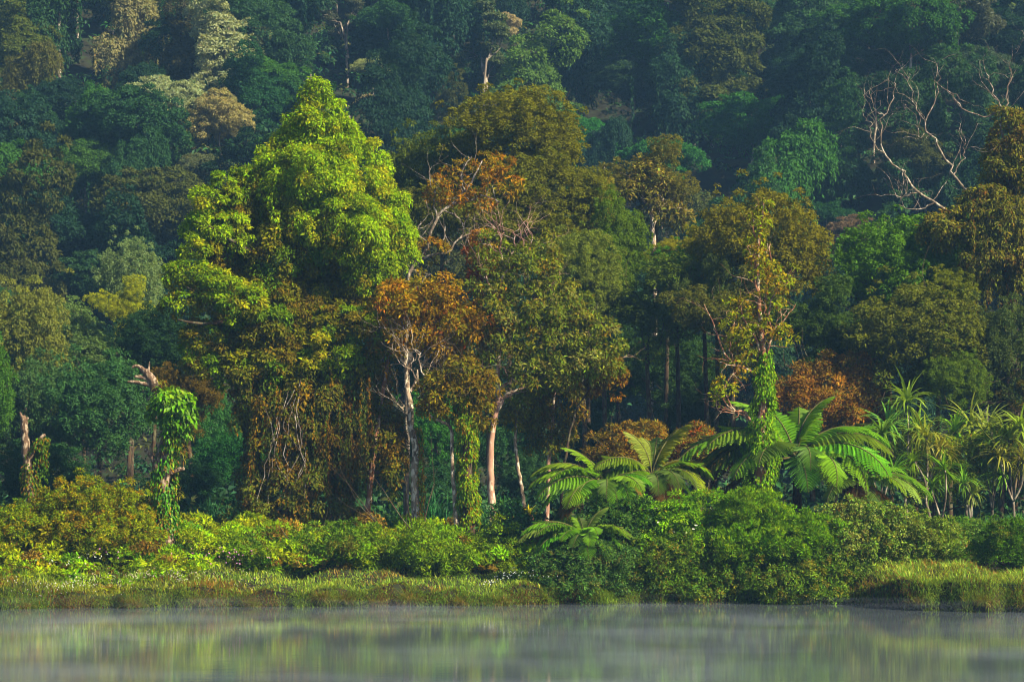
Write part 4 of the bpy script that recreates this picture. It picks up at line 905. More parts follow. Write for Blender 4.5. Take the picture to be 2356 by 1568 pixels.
tree_fern("spreading middle tree fern with one upright pale frond fan", (1500, 1095), 96.8, 1510,
          [(80, 'up', 2.3, FLIGHT), (110, 'up', 2.2, FLIGHT), (60, 'up', 2.3, FLIGHT), (140, 'up', 2.4, FLIGHT), (40, 'up', 2.9, FYEL), (12, 'mid', 2.4, FYEL), (350, 'arch', 2.5, FYEL), (325, 'arch', 2.2, FDARK), (300, 'flat', 1.9, FBROWN), (270, 'flat', 1.9, FDARK), (238, 'flat', 2.2, FGREEN), (212, 'mid', 2.6, FGREEN), (188, 'mid', 2.7, FGREEN), (165, 'mid', 2.5, FGREEN), (315, 'low', 2.2, FBROWN), (340, 'low', 2.1, FBROWN), (285, 'low', 2.0, FBROWN), (255, 'dead', 1.7, FBROWN), (0, 'mid', 2.6, FGREEN), (25, 'mid', 2.4, FYEL), (200, 'arch', 2.6, FGREEN), (225, 'arch', 2.3, FGREEN), (335, 'flat', 2.1, FGREEN), (305, 'arch', 2.0, FDARK), (178, 'arch', 2.5, FDARK)], .15, 1.2)
tree_fern("low broad tree fern nearest the sapling, with wide drooping fronds", (1390, 1118), 96, 1398,
          [(188, 'mid', 3.0, FGREEN), (205, 'arch', 2.8, FGREEN), (228, 'flat', 2.4, FGREEN), (172, 'mid', 2.9, FGREEN), (255, 'flat', 2.0, FGREEN), (285, 'flat', 2.0, FGREEN), (312, 'mid', 2.2, FGREEN), (335, 'arch', 2.0, (.22, .17, .05)), (150, 'up', 2.5, FGREEN), (110, 'mid', 2.0, FGREEN), (70, 'mid', 2.0, FGREEN), (20, 'mid', 2.2, FGREEN), (198, 'low', 2.3, FDARK), (220, 'low', 2.2, FBROWN), (245, 'low', 1.8, FBROWN), (320, 'low', 2.0, FBROWN), (180, 'mid', 3.1, FGREEN), (196, 'flat', 2.9, FGREEN), (216, 'mid', 2.6, FGREEN), (240, 'arch', 2.3, FGREEN), (270, 'arch', 2.0, FDARK), (300, 'arch', 2.1, FGREEN), (350, 'mid', 2.2, FGREEN), (165, 'arch', 2.6, FDARK), (210, 'low', 2.5, FDARK)], .14, 1.2)
tree_fern("short tree fern right above the water's edge, alone in front of the others", (1345, 1238), 92.6, 1342,
          [(185, 'mid', 2.5, FGREEN), (200, 'mid', 2.3, FGREEN), (218, 'mid', 2.0, FGREEN), (172, 'mid', 2.0, FDARK), (262, 'flat', 1.5, FGREEN), (240, 'mid', 1.5, FGREEN), (292, 'mid', 1.5, FGREEN), (325, 'mid', 1.9, FGREEN), (345, 'mid', 1.9, FGREEN), (15, 'mid', 1.8, FLIGHT), (40, 'up', 1.6, FLIGHT), (90, 'up', 1.1, FDARK), (125, 'up', 1.2, FGREEN), (150, 'mid', 1.8, FGREEN), (230, 'low', 1.3, FBROWN), (300, 'low', 1.3, FBROWN), (192, 'mid', 2.4, FLIGHT), (178, 'arch', 2.2, FGREEN), (210, 'arch', 2.0, FGREEN), (335, 'arch', 1.9, FGREEN), (355, 'mid', 1.9, FGREEN), (275, 'arch', 1.4, FGREEN), (250, 'arch', 1.4, FDARK), (312, 'flat', 1.6, FGREEN), (5, 'arch', 1.8, FDARK)], .12, 1.2)

# ------------------------------------------------------------------ 6. screw pines
def rosette(seed, n=46, L=1.15):
    g = np.random.default_rng(seed); lv = Leaves()
    az = g.uniform(0, 2 * math.pi, n); up = np.radians(g.uniform(5, 82, n))
    D = np.stack([np.cos(az), np.sin(az), 0 * az], 1)
    lv.blades(np.zeros((n, 3)) + D * .03 + g.normal(0, .02, (n, 3)), D, up, L * g.uniform(.7, 1.15, n), .085, jitter_col(g, (1, 1, 1), n, .15, .06), np.radians(g.uniform(40, 115, n)), 5)
    nd = 18; az = g.uniform(0, 2 * math.pi, nd); D = np.stack([np.cos(az), np.sin(az), 0 * az], 1)
    lv.blades(np.zeros((nd, 3)) - [0, 0, .08], D, np.radians(g.uniform(-70, -25, nd)), L * g.uniform(.5, .9, nd), .05, jitter_col(g, (1.6, .75, .8), nd, .2, .05), np.radians(40), 3)
    return lv.mesh("leaf_rosette", M_GLOSS)
ROS = [rosette(s) for s in (1, 2, 3, 4)]
SP = (.10, .22, .028); SPL = (.17, .28, .05); SPY = (.20, .25, .04)
def screw_pine(label, d, base, heads, color, seed):
    """heads: (px, py, size) rosettes on forking pale stems"""
    g = np.random.default_rng(seed); o = foot(d, base); t = thing("screw_pine", label, "screw pine", o, "screw pines behind the bank bushes")
    w = Wood(6); top = np.mean([P(h[0], h[1], d) for h in heads], 0); fork = o + (top - o) * .45
    rg = w.tube(spline([o, o + (fork - o) * .5 + g.normal(0, .08, 3), fork], 8), np.linspace(.085, .06, 8), rng=g, rough=.05)
    for i, h in enumerate(heads):
        p = P(h[0], h[1], d) + [0, g.normal(0, .4), 0]
        w.tube(spline([fork - (fork - o) * .06, fork + (p - fork) * .5 + g.normal(0, .12, 3), p], 8), np.linspace(.05, .035, 8), rg[-1])
        fo = link("leaf_rosette", ROS[(i + seed) % 4], t, tuple(p - o), tuple(q * g.uniform(.8, 1.25) for q in color))
        fo.scale = (h[2] * 1.15,) * 3; fo.rotation_euler = (g.normal(0, .2), g.normal(0, .2), g.uniform(0, 6))
    link("stem", w.mesh("screw_pine_stem", B_HILL, o), t)
screw_pine("tallest screw pine, its top rosette in front of the rust brown dome tree", 103, 2090, [(2085, 925, 1.25), (2045, 985, 1.2), (2110, 985, 1.0), (2035, 1050, .9)], SPL, 1)
screw_pine("bushy screw pine right behind the largest tree fern's fronds", 101, 2030, [(2025, 1000, 1.05), (2055, 1085, .9), (2000, 1045, .8)], SP, 2)
screw_pine("screw pine with twin yellowish rosettes in the middle of the clump", 102, 2130, [(2128, 1005, 1.1), (2160, 1035, .95), (2100, 1060, .85)], SPY, 3)
screw_pine("broad screw pine with the densest fan of upright pale leaves", 105, 2225, [(2200, 990, 1.2), (2235, 975, 1.25), (2268, 990, 1.15), (2185, 1040, .95), (2250, 1040, 1.0)], SPL, 4)
screw_pine("low screw pine under the fan shaped one, on a short stem", 100, 2172, [(2170, 1080, .95), (2145, 1120, .8)], SP, 5)
screw_pine("screw pine on two crooked pale stems at the clump's outer edge", 102, 2330, [(2325, 1010, 1.25), (2350, 985, 1.2), (2300, 1050, 1.0), (2352, 1060, 1.0)], SPY, 6)
screw_pine("small screw pine between the fan shaped one and the crooked stemmed one", 103, 2285, [(2282, 1030, 1.0), (2262, 1080, .85), (2295, 1095, .8)], SP, 7)
screw_pine("short screw pine nearest the round dark bush", 98.5, 2240, [(2238, 1135, .8), (2215, 1110, .75)], SPL, 8)
screw_pine("screw pine just outside the clump, beyond the crooked stemmed one", 103, 2420, [(2415, 1000, 1.2), (2440, 1050, 1.1), (2390, 1090, 1.0)], SP, 9)
# shrubs that fill the gaps under them
dome_shrub("understory_shrub", "yellow green leafy shrub woven through the screw pines", 103.5, 2170, [(2090, 1060, 50, 60), (2150, 1060, 40, 50), (2290, 1040, 46, 50), (2220, 1080, 44, 50)], [((.12, .18, .025), 3), ((.16, .14, .03), 1.0), ((.08, .14, .02), 2)], .28, .15, .06, 81, cover=1.3, gaps=.25)
# tall reed like grass behind and between
def reed_clump(label, d, px, w, h_px, n, color, seed, name="reed_clump", group="clumps of tall reedy grass"):
    g = np.random.default_rng(seed); o = foot(d, px); lv = Leaves(); k = K * d
    p = np.stack([g.normal(0, w * k * .45, n), g.normal(0, .45, n), np.zeros(n)], 1)
    p[:, 2] = ground(o[0] + p[:, 0], d + p[:, 1]) - o[2] - .05
    az = g.uniform(0, 2 * math.pi, n); D = np.stack([np.cos(az), np.sin(az), 0 * az], 1)
    lv.blades(p, D, np.radians(g.uniform(62, 88, n)), h_px * k * g.uniform(.6, 1.15, n), g.uniform(.03, .055, n), jitter_col(g, color, n, .25, .08), np.radians(g.uniform(15, 95, n)), 4)
    t = thing(name, label, "grass clump", o, group); link("leaves", lv.mesh("reed_leaves", M_GRASS), t)
for i, q in enumerate([
    (100.5, 2120, 60, 85, 420, (.055, .15, .03), "reedy grass at the foot of the twin rosette screw pine"), (100, 2190, 50, 80, 400, (.065, .17, .035), "reedy grass at the foot of the low screw pine"), (100.5, 2270, 70, 75, 460, (.055, .14, .03), "reedy grass at the foot of the fan shaped screw pine"), (100, 2340, 50, 80, 380, (.06, .16, .035), "reedy grass at the foot of the crooked screw pine"),
    (110, 985, 40, 150, 200, (.035, .12, .035), "dim tall reeds between the twisted trunk and the white thin trunk"), (109, 1120, 50, 120, 260, (.030, .10, .035), "dim reeds behind the pinkish trunk"), (108, 1190, 45, 100, 220, (.028, .085, .035), "dim reeds behind the mossy pole"), (112, 500, 50, 110, 220, (.035, .11, .04), "bluish reeds between the dome bush and the vine capped snag"), (112, 255, 40, 95, 150, (.04, .12, .035), "reeds rising behind the yellow green dome bush"), (110, 15, 50, 100, 240, (.045, .12, .04), "reeds at the edge behind the bare grey snag"), (112, 110, 40, 80, 160, (.04, .11, .04), "reeds between the grey snag and the dome bush"), (109, 900, 40, 90, 160, (.04, .12, .03), "reeds behind the slim leaning trunk")]):
    reed_clump(q[6], q[0], q[1], q[2], q[3], q[4], q[5], 200 + i)

# ------------------------------------------------------------------ 7. bird's nest fern on its mossy stump
d = 99; o = foot(d, 1217); hubp = P(1217, 1185, d)
t = thing("bird_nest_fern", "yellow bird's nest fern spreading on a mossy green stump", "fern", o)
w = Wood(9); g = np.random.default_rng(91); w.tube(spline([o, (o + hubp) / 2 + [.05, 0, 0], hubp], 8), np.linspace(.26, .17, 8), rng=g, rough=.12); link("stump", w.mesh("stump", B_FIBRE, o), t)
for i in range(22):
    az = i * 2.4 + g.normal(0, .2); lv = Leaves(); n = 1; D = np.array([[math.cos(az), math.sin(az), 0]])
    lv.blades(np.zeros((1, 3)), D, np.radians([g.uniform(28, 80)]), [g.uniform(.5, .72)], [.085], jitter_col(g, (.32, .27, .02) if i % 3 else (.17, .22, .02), 1, .12, .04), np.radians([g.uniform(20, 70)]), 5)
    link("leaf", lv.mesh("nest_fern_leaf", M_GLOSS), t, tuple(hubp - o))
lv = Leaves(); wrap(lv, g, [o, (o + hubp) / 2, hubp], [.4, .34, .3], 1400, .14, .06, [((.04, .10, .015), 3), ((.09, .10, .02), 1.2), ((.10, .06, .015), 1)], .5); link("moss", lv.mesh("moss", M_LEAF, o), t)

# ------------------------------------------------------------------ 8. snags of the left bank
d = 96; g = np.random.default_rng(95)
w, pa, ra = tube_px([(378, 1265, 24), (376, 1200, 19), (374, 1150, 14), (376, 1100, 13), (384, 1050, 13), (392, 1000, 13), (385, 950, 12), (366, 910, 11), (352, 880, 11), (340, 860, 9), (328, 852, 6)], d, 11, 34, g, .12, .02)
wood = [("trunk", w, B_GREY)]
for q in ([(366, 1100, 9), (360, 1075, 8), (366, 1045, 8), (376, 1015, 7), (384, 990, 6)], [(362, 1078, 7), (352, 1055, 6.5), (335, 1033, 5)], [(345, 868, 8), (332, 855, 6), (324, 845, 5), (312, 841, 3.6), (304, 846, 2.6)], [(352, 885, 7), (330, 882, 5), (312, 878, 4), (294, 878, 3)], [(350, 876, 6), (328, 868, 5), (310, 866, 3.6)], [(340, 860, 4), (343, 845, 2.4), (344, 832, 1)], [(392, 1088, 6), (412, 1080, 5.4), (424, 1078, 4)]):
    wb = tube_px(q, d, 8, 12, g, .12)[0]; wood.append(("branch_stub", wb, B_GREY))
lv = Leaves(); VG = [((.075, .18, .015), 3), ((.12, .19, .015), 1.4), ((.04, .10, .012), 2)]
crown(lv, g, [B(396, 935, 38, 34, d, -.3), B(410, 960, 30, 34, d, -.2), B(380, 915, 22, 18, d, -.3)], .26, .24, .12, VG, cover=1.5, droop=1.3, hang=.6, fill=.1)
strands(lv, g, [P(g.uniform(372, 436), g.uniform(915, 960), d - .5 + g.normal(0, .2)) for _ in range(26)], g.uniform(.6, 1.6, 26), .16, .08, VG)
eps = []; EP = [((.15, .16, .02), 2), ((.18, .10, .03), 1.6), ((.22, .22, .03), 1)]
for (px, py, n, L) in ((405, 1005, 90, .55), (415, 1040, 50, .6), (372, 885, 40, .35), (380, 1000, 40, .5), (352, 1120, 50, .5), (412, 1140, 30, .4)):
    az = g.uniform(0, 6.28, n); D = np.stack([np.cos(az), np.sin(az), 0 * az], 1); lv2 = Leaves(); eps.append(("epiphyte", lv2, M_FERN))
    lv2.blades(P(px, py, d - .2) + g.normal(0, .12, (n, 3)), D, np.radians(g.uniform(0, 75, n)), L * g.uniform(.6, 1.2, n), .05, jitter_col(g, pick(g, EP, n), n, .2, .08), np.radians(g.uniform(70, 140, n)), 4)
lv3 = Leaves(); pth, rd = trunk_px([(380, 1265, 30), (378, 1200, 24), (376, 1140, 21), (380, 1080, 20), (390, 1020, 16)], d, 20)
wrap(lv3, g, pth, rd, 3600, .17, .085, [((.06, .16, .014), 3), ((.12, .16, .015), 1.6), ((.14, .08, .015), .8), ((.03, .08, .012), 1.4)], .45)
hero_tree("vine_capped_snag", "broken snag with jagged stubs on top and a cap of drooping vine leaves", "snag", d, 378, wood, [("vine_leaves", lv, M_GLOSS), ("ivy", lv3, M_GLOSS)] + eps)
d = 97; g = np.random.default_rng(96)
w, pa, ra = tube_px([(70, 1190, 12), (68, 1120, 11), (62, 1060, 10), (57, 1010, 9), (56, 975, 8.5), (53, 958, 6)], d, 10, 24, g, .12, .015)
wood = [("trunk", w, B_GREY)] + [("branch_stub", tube_px(q, d, 6, 10, g, .1)[0], B_GREY) for q in ([(66, 1060, 7), (82, 1030, 6), (96, 1005, 5), (104, 1000, 3)], [(55, 968, 5), (49, 955, 3.5), (46, 948, 2)], [(58, 968, 5), (64, 960, 4)])]
lv = Leaves(); wrap(lv, g, *trunk_px([(72, 1190, 17), (70, 1120, 15), (68, 1070, 13)], d, 14), 900, .14, .07, [((.05, .10, .015), 2), ((.12, .12, .016), 1), ((.12, .07, .015), 1)], .4)
wrap(lv, g, *trunk_px([(70, 1070, 9), (84, 1035, 12), (100, 1005, 12)], d, 12), 700, .15, .07, [((.05, .10, .015), 2), ((.13, .09, .016), 1)], .6)
strands(lv, g, [P(g.uniform(84, 112), g.uniform(1000, 1025), d + g.normal(0, .2)) for _ in range(22)], g.uniform(.6, 1.9, 22), .14, .06, [((.05, .11, .015), 2), ((.13, .10, .016), 1)])
hero_tree("bare_grey_snag", "bare grey trunk snapped off at the top with an ivy hung side branch", "snag", d, 70, wood, [("ivy", lv, M_LEAF)])

# ------------------------------------------------------------------ 9. bushes of the bank
YG = [((.13, .18, .012), 3), ((.19, .15, .012), 1.6), ((.08, .15, .014), 2), ((.16, .08, .012), .8)]
dome_shrub("dome_bush", "large yellow green dome shaped bush between the two snags", 95.5, 215, [(200, 1165, 85, 52), (260, 1180, 70, 46), (140, 1190, 60, 46), (310, 1200, 44, 36), (100, 1205, 45, 34), (220, 1225, 110, 50, -.8), (130, 1240, 70, 44, -.6), (300, 1240, 60, 44, -.6)], YG, .17, .12, .045, 111, cover=1.7, spacing=2.0)
dome_shrub("dome_bush", "smaller dull green bush at the edge beside the large dome bush", 94.5, 20, [(30, 1200, 45, 30), (-15, 1210, 50, 38), (62, 1215, 36, 28), (10, 1245, 60, 40), (70, 1250, 44, 34)], YG, .17, .12, .045, 112, cover=1.7, spacing=2.0)
BG = [((.12, .25, .016), 3), ((.16, .26, .03), 1.5), ((.07, .17, .014), 2), ((.15, .12, .02), .5)]
BK = [((.065, .125, .016), 3), ((.11, .16, .028), 1.4), ((.04, .085, .014), 2), ((.15, .115, .02), .9)]
BV = [((.13, .19, .035), 2), ((.20, .24, .075), 1.6), ((.065, .13, .02), 2), ((.16, .15, .03), .7), ((.10, .06, .02), .4)]
gt = np.random.default_rng(515)
G_B = "bushes crowding the bank over the water"
dome_shrub("flowering_bush", "bright green bush dotted with white blossoms beneath the middle tree ferns", 94, 1590, [(1590, 1200, 60, 46), (1640, 1190, 44, 40), (1545, 1225, 60, 46), (1610, 1250, 75, 50, -.6), (1510, 1190, 36, 30, .4)], BG, .25, .13, .05, 113, group=G_B, petals=(70, (.75, .75, .62), .075), gaps=.06)
dome_shrub("feathery_bush", "fine feathery bright green round bush below the ivy wrapped snag", 92.8, 1725, [(1728, 1180, 56, 40), (1700, 1195, 36, 32), (1760, 1200, 40, 34)], [((.12, .215, .014), 3), ((.08, .15, .012), 1.5), ((.17, .24, .02), .8)], .2, .16, .034, 114, group=G_B, droop=-.6, cover=1.7)
dome_shrub("feathery_bush", "fine feathery green bush spilling lower, below the round feathery one", 92.4, 1830, [(1825, 1235, 66, 44), (1880, 1240, 48, 36), (1790, 1260, 60, 46, -.5), (1720, 1260, 60, 44, -.4)], [((.10, .20, .014), 3), ((.07, .13, .014), 2), ((.15, .22, .02), .8)], .22, .16, .036, 115, group=G_B, droop=-.5, cover=1.6)
dome_shrub("bank_bush", "dark green bush hanging leafy strings into the water below the white blossoms", 92.4, 1620, [(1560, 1300, 80, 56), (1640, 1310, 70, 60), (1700, 1320, 70, 56), (1500, 1320, 60, 46), (1600, 1350, 90, 34, -.3)], BK, .18, .115, .052, 116, group=G_B, strandn=60, gaps=.08)
dome_shrub("bank_bush", "dense leafy bush hanging leafy strings into the water below the feathery bushes", 92.2, 1830, [(1780, 1320, 70, 52), (1850, 1310, 70, 56), (1910, 1320, 66, 50), (1820, 1350, 100, 32, -.3), (1880, 1360, 80, 26, -.3)], BK, .18, .115, .052, 117, group=G_B, strandn=70, gaps=.08)
dome_shrub("creeper_mound", "pale leaved creeper mound sprawling before the screw pines", 93.2, 1985, [(1940, 1215, 60, 44), (1990, 1210, 60, 46), (2045, 1225, 60, 44), (1910, 1260, 60, 50), (1980, 1270, 75, 56, -.5), (2050, 1280, 64, 50, -.3), (1990, 1330, 80, 40, -.3)], BV, .18, .115, .06, 118, group=G_B, strandn=60, gaps=.10)
dome_shrub("creeper_mound", "yellowish creeper mound stepping down behind the grassy spit", 93, 2130, [(2110, 1235, 54, 40), (2160, 1250, 50, 40), (2120, 1285, 66, 44, -.3), (2190, 1280, 48, 36), (2075, 1320, 50, 36, -.3), (2060, 1355, 40, 24)], [((.12, .17, .03), 3), ((.16, .19, .05), 1.4), ((.06, .12, .02), 1.6)], .18, .115, .055, 119, group=G_B, strandn=20, gaps=.10)
dome_shrub("round_bush", "round dark fine leaved bush on the grassy spit by the edge", 90, 2315, [(2312, 1255, 54, 46), (2345, 1260, 44, 44), (2285, 1275, 34, 30)], [((.055, .12, .014), 3), ((.035, .08, .012), 2), ((.10, .12, .02), .8)], .2, .14, .036, 120, droop=-.4, cover=1.6, group=G_B)
dome_shrub("spit_shrub", "thin pale green shrub between the round dark bush and the creeper mound", 93.5, 2235, [(2235, 1265, 40, 36), (2260, 1240, 40, 34), (2205, 1250, 36, 28)], [((.09, .15, .03), 3), ((.12, .18, .05), 1)], .24, .12, .05, 121, cover=1.2, gaps=.2, group=G_B)
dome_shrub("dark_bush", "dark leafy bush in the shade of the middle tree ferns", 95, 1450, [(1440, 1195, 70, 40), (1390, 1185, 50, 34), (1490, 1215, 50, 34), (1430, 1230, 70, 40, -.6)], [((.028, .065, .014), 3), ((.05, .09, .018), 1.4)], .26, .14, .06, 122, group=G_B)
dome_shrub("low_bush", "low teal green bush under the short tree fern", 92.2, 1330, [(1300, 1300, 60, 34), (1360, 1305, 60, 40), (1410, 1290, 50, 34), (1260, 1310, 50, 30), (1330, 1345, 80, 28, -.2), (1440, 1340, 70, 30)], [((.035, .09, .024), 3), ((.06, .13, .03), 1.4), ((.09, .09, .025), .7)], .18, .115, .05, 123, group=G_B, strandn=30)
dome_shrub("glossy_bush", "glossy dark shrub at the foot of the bird's nest fern", 97.5, 1185, [(1175, 1195, 36, 24), (1200, 1215, 40, 22), (1150, 1205, 30, 24)], [((.04, .11, .03), 3), ((.07, .14, .06), 1)], .22, .18, .09, 124, mat_=M_GLOSS, group=G_B)
dome_shrub("fern_thicket", "dense green thicket under the creeper curtain of the lime tree", 97, 660, [(gt.uniform(520, 850), 1286 + gt.normal(0, 14), gt.uniform(30, 60), gt.uniform(22, 44), gt.normal(0, 1.2)) for _ in range(16)], [((.065, .13, .018), 3), ((.10, .17, .02), 1.4), ((.12, .09, .02), .6)], .22, .14, .05, 125, group=G_B, droop=-.2)
dome_shrub("fern_thicket", "green thicket under the slim leaning trunk and the twisted one", 96.5, 900, [(gt.uniform(850, 1160), 1286 + gt.normal(0, 14), gt.uniform(28, 52), gt.uniform(22, 42), gt.normal(0, 1.2)) for _ in range(16)], [((.085, .16, .018), 3), ((.13, .19, .02), 1.4), ((.05, .10, .018), 1)], .22, .14, .05, 126, group=G_B, droop=-.2)

# ------------------------------------------------------------------ 10. ground cover of the bank, grass, tussocks, flowers
def bank_zone(x):   # (bright, mid, right) colour weights along the bank, real species patches
    return np.stack([np.clip((-8 - x) / 4 + .5, 0.1, 1), np.clip(1 - abs(x + 2) / 9, .15, 1), np.clip((x - 2) / 5, .1, 1)], 1)
g = np.random.default_rng(300); lv = Leaves()
n = 1950; x = g.uniform(-24, 24, n); s = 1.2 + 12 * g.random(n) ** 0.9; y = shore(x) + s
keep = ~((s < 4.6) & (x > -11.5) & (x < 2)) & ~((x > 11.5) & (s < 7)) & ~((x > 4) & (x < 11.5) & (s < 6)); x, y, s = x[keep], y[keep], s[keep]; n = len(x)
GC = [((.16, .23, .013), 1), ((.11, .19, .018), 1), ((.085, .16, .022), 1)]
hgt = np.clip(.28 + .10 * s, .3, 1.15) * g.uniform(.45, 1.25, n)
col = pick(g, GC, n, bank_zone(x)) * np.exp(g.normal(0, .25, (n, 1))) * np.exp(g.normal(0, .12, (n, 3)))
brown = g.random(n) < .12; col[brown] = np.array((.12, .085, .02)) * np.exp(g.normal(0, .2, (brown.sum(), 1)))
typ = g.random(n); z = ground(x, y)
q = typ < .5          # leafy mounds
cen = np.stack([x, y, z + hgt * .55], 1)
clumps(lv, g, cen[q], np.tile([0, -.2, .8], (q.sum(), 1)), hgt[q] * .58, col[q], .16, .064, .9, .1, .9)
q = np.where((typ >= .5) & (typ < .85))[0]     # bracken like fronds
for _ in range(6):
    m = len(q); az = g.uniform(0, 6.28, m); D = np.stack([np.cos(az), np.sin(az), 0 * az], 1); L = hgt[q] * g.uniform(.8, 1.3, m); up = np.radians(g.uniform(45, 85, m)); bd = np.radians(g.uniform(60, 110, m))
    p0 = np.stack([x[q], y[q], z[q]], 1) + g.normal(0, .08, (m, 3)) * [1, 1, 0]; pos = p0.copy()
    for i in range(9):
        a = up - bd * i / 9; T = D * np.cos(a)[:, None] + np.array([0, 0, 1]) * np.sin(a)[:, None]; pos = pos + T * (L / 9)[:, None]
        if i < 2: continue
        Sd = np.cross(D, [0, 0, 1.0]); Nn = np.cross(Sd, T); w = L * .26 * (1 - i / 10.5)
        for sg in (-1, 1): lv.add(pos, Sd * sg + T * .35 - [0, 0, .15], Nn, w, L / 9 * .8, jitter_col(g, col[q], m, .1, .04), .08, .25)
q = np.where(typ >= .85)[0]   # weeds with upright stalks of leaves
for i in range(10):
    m = len(q); pos = np.stack([x[q], y[q], z[q] + hgt[q] * (.2 + i * .09)], 1) + g.normal(0, .05, (m, 3))
    lv.add(pos, runit(g, m) + [0, 0, .25], runit(g, m) * .5 + [0, 0, 1], .17, .07, jitter_col(g, col[q], m, .15, .06))
o = link("ground_cover", lv.mesh("ground_cover", M_LEAF)); o["kind"] = "stuff"

g = np.random.default_rng(301); lv = Leaves()
def grass(n, x, s, h, wd, cols, lean, bend):
    y = shore(x) + s; az = g.uniform(0, 6.28, n); D = np.stack([np.cos(az), np.sin(az) - lean, 0 * az], 1)
    lv.blades(np.stack([x, y, ground(x, y) - .02], 1), D, np.radians(g.uniform(45, 88, n)), h * g.uniform(.6, 1.25, n), wd, jitter_col(g, cols, n, .25, .08), np.radians(g.uniform(20, bend, n)), 2)
# sward of the bank top: yellow to blue green patches and dry tufts
n = 48000; x = g.uniform(-27, 27, n); s = .15 + 6.5 * g.random(n) ** 1.4
patch = np.sin(x * .8 + s * .7) + np.sin(x * 2.3 - s) * .6 + g.normal(0, .7, n)
colr = np.where((patch > .6)[:, None], (.24, .30, .06), np.where((patch < -1.1)[:, None], (.20, .14, .045), (.16, .25, .05)))
lf = (x < -9.5)[:, None]; colr = np.where(lf & (s < 2.5)[:, None], colr * np.array([.9, .75, .75]), colr)
h = (.12 + .15 * g.random(n)) * (1 + .45 * np.sin(x * 1.9 + 2 * s) * np.sin(x * .7 + s)) + .12 * (x < -10) + .10 * (x > 12)
grass(n, x, s, h, .034, colr, .2, 90)
# overhanging fringe of the bank edge: long, drooping, partly dry
n = 44000; x = g.uniform(-27, 27, n); s = g.normal(.22, .24, n); dry = (np.sin(x * 1.1) + np.sin(x * 2.7 + 1) * .7 + g.normal(0, .8, n)) > .75
grass(n, x, np.clip(s, -.12, .9), 0.25 + .10 * (x > 12) + .06 * np.sin(x * 3.1) * np.sin(x * 1.3), .024, np.where(dry[:, None], (.11, .07, .03), (.11, .165, .034)), 1.3, 190)
n = 9000; x = g.uniform(13.2, 27, n); s = .1 + 6 * g.random(n)
grass(n, x, s, .26, .022, pick(g, [((.15, .13, .035), 2), ((.17, .10, .04), 1.4), ((.08, .12, .03), 1.5)], n), .3, 110)
o = link("grass", lv.mesh("grass", M_GRASS)); o["kind"] = "stuff"

def tussock(label, px, dd, size, seed):
    g = np.random.default_rng(seed); x0 = px2x(px, 90); y0 = float(shore(x0)) + dd; o = np.array((x0, y0, float(ground(x0, y0)) - .03)); lv = Leaves(); n = 420
    p = g.normal(0, .16 * size, (n, 3)) * [1.3, .6, 0]; az = g.uniform(0, 6.28, n); D = np.stack([np.cos(az), np.sin(az) - .5, 0 * az], 1)
    lv.blades(p, D, np.radians(g.uniform(40, 85, n)), size * g.uniform(.5, 1.15, n), .02, jitter_col(g, pick(g, [((.15, .095, .04), 1.6), ((.12, .165, .038), 3), ((.19, .15, .06), 1)], n), n, .3, .06), np.radians(g.uniform(40, 125, n)), 5)
    t = thing("grass_tussock", label, "tussock", o, "dry tussocks on the bank edge"); link("blades", lv.mesh("tussock_blades", M_GRASS), t)
tussock("broad dry tussock drooping over the water below the slim leaning trunk", 790, .15, 1.0, 1); tussock("shaggy dry tussock over the water below the twisted trunk", 940, .12, 1.05, 2); tussock("small dry tussock beside the broad one", 745, .25, .7, 3)
for q, (px, lab) in enumerate([(90, "dry tussock on the bank below the large dome bush"), (330, "dry tussock on the bank below the vine capped snag"), (470, "dry tussock on the bank among white wild flowers"), (590, "dry tussock at the start of the open sward"), (1060, "dry tussock below the ivy column"), (1150, "dry tussock below the pinkish trunk"), (2075, "dry tussock on the near corner of the grassy spit"), (2200, "dry tussock on the grassy spit below the creeper mound"), (2300, "dry tussock on the grassy spit below the round dark bush")]): tussock(lab, px, .12, .55 + .12 * (q % 3), 20 + q)
tussock("low dry tussock between the broad and the shaggy one", 865, .1, .6, 4)

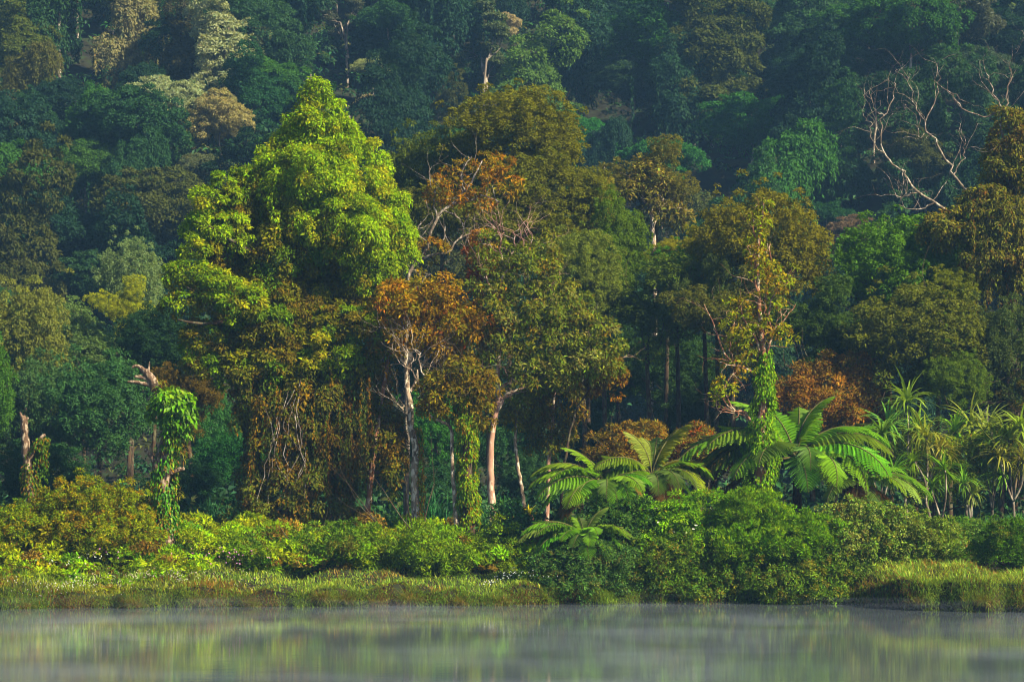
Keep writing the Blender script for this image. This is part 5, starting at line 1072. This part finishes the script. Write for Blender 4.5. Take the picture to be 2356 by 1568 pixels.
# wild flowers
g = np.random.default_rng(310); lv = Leaves()
def flowers(n, x0, x1, s0, s1, h0, h1, pc, size):
    cx = g.uniform(x0, x1, 9); x = cx[g.integers(0, 9, n)] + g.normal(0, .5, n); y = shore(x) + g.uniform(s0, s1, n); p = np.stack([x, y, ground(x, y) + g.uniform(h0, h1, n)], 1)
    for k in range(4): lv.add(p, runit(g, n) + [0, 0, .4], runit(g, n) + [0, -.4, .6], size, size * .7, jitter_col(g, pc, n, .12, .04))
flowers(330, -17.5, -9.5, .3, 3.0, .25, .55, (.5, .45, .40), .03); flowers(60, -16, -10, 3, 6, .6, 1.0, (.52, .25, .42), .05); flowers(90, -18, -14, .2, 1.2, .2, .4, (.55, .55, .56), .03); flowers(70, -1, 3, .5, 2.2, .3, .5, (.55, .60, .62), .035); flowers(40, -18.5, -16, 4, 6, .5, .8, (.6, .66, .5), .05)
o = link("wildflowers", lv.mesh("wildflowers", M_PETAL)); o["kind"] = "stuff"

# a few broad leaved banana like shoots on the bank
def shoot(label, px, d, size, seed, colr):
    g = np.random.default_rng(seed); o = foot(d, px); t = thing("broad_leaved_shoot", label, "plant", o, "broad leaved shoots on the bank"); n = 7
    for i in range(n):
        lv = Leaves(); az = i * 2.4 + g.normal(0, .3); D = np.array([[math.cos(az), math.sin(az), 0]])
        lv.blades(np.zeros((1, 3)), D, np.radians([g.uniform(50, 85)]), [size * g.uniform(.7, 1.1)], [size * .2], jitter_col(g, colr, 1, .12, .04), np.radians([g.uniform(40, 100)]), 5)
        link("leaf", lv.mesh("shoot_leaf", M_GLOSS), t)
for i, (px, d, sz, cl, lab) in enumerate([(325, 93.5, 1.1, (.09, .25, .02), "bright broad leaved shoot between the dome bush and the vine capped snag"), (165, 92, 1.0, (.10, .24, .02), "broad leaved shoot in front of the large dome bush"), (72, 91.5, .9, (.12, .22, .02), "broad leaved shoot below the smaller dull bush"), (485, 95, .9, (.08, .22, .02), "pointed leafy shoot just beyond the vine capped snag's foot"), (885, 99, .9, (.05, .16, .03), "broad leaved shoot at the foot of the slim leaning trunk"), (1290, 95.5, .8, (.06, .15, .05), "pale green shoot between the bird's nest fern and the low tree fern"), (655, 96.5, .9, (.05, .16, .03), "leafy shoot before the creeper curtain")]):
    shoot(lab, px, d, sz, 400 + i, cl)
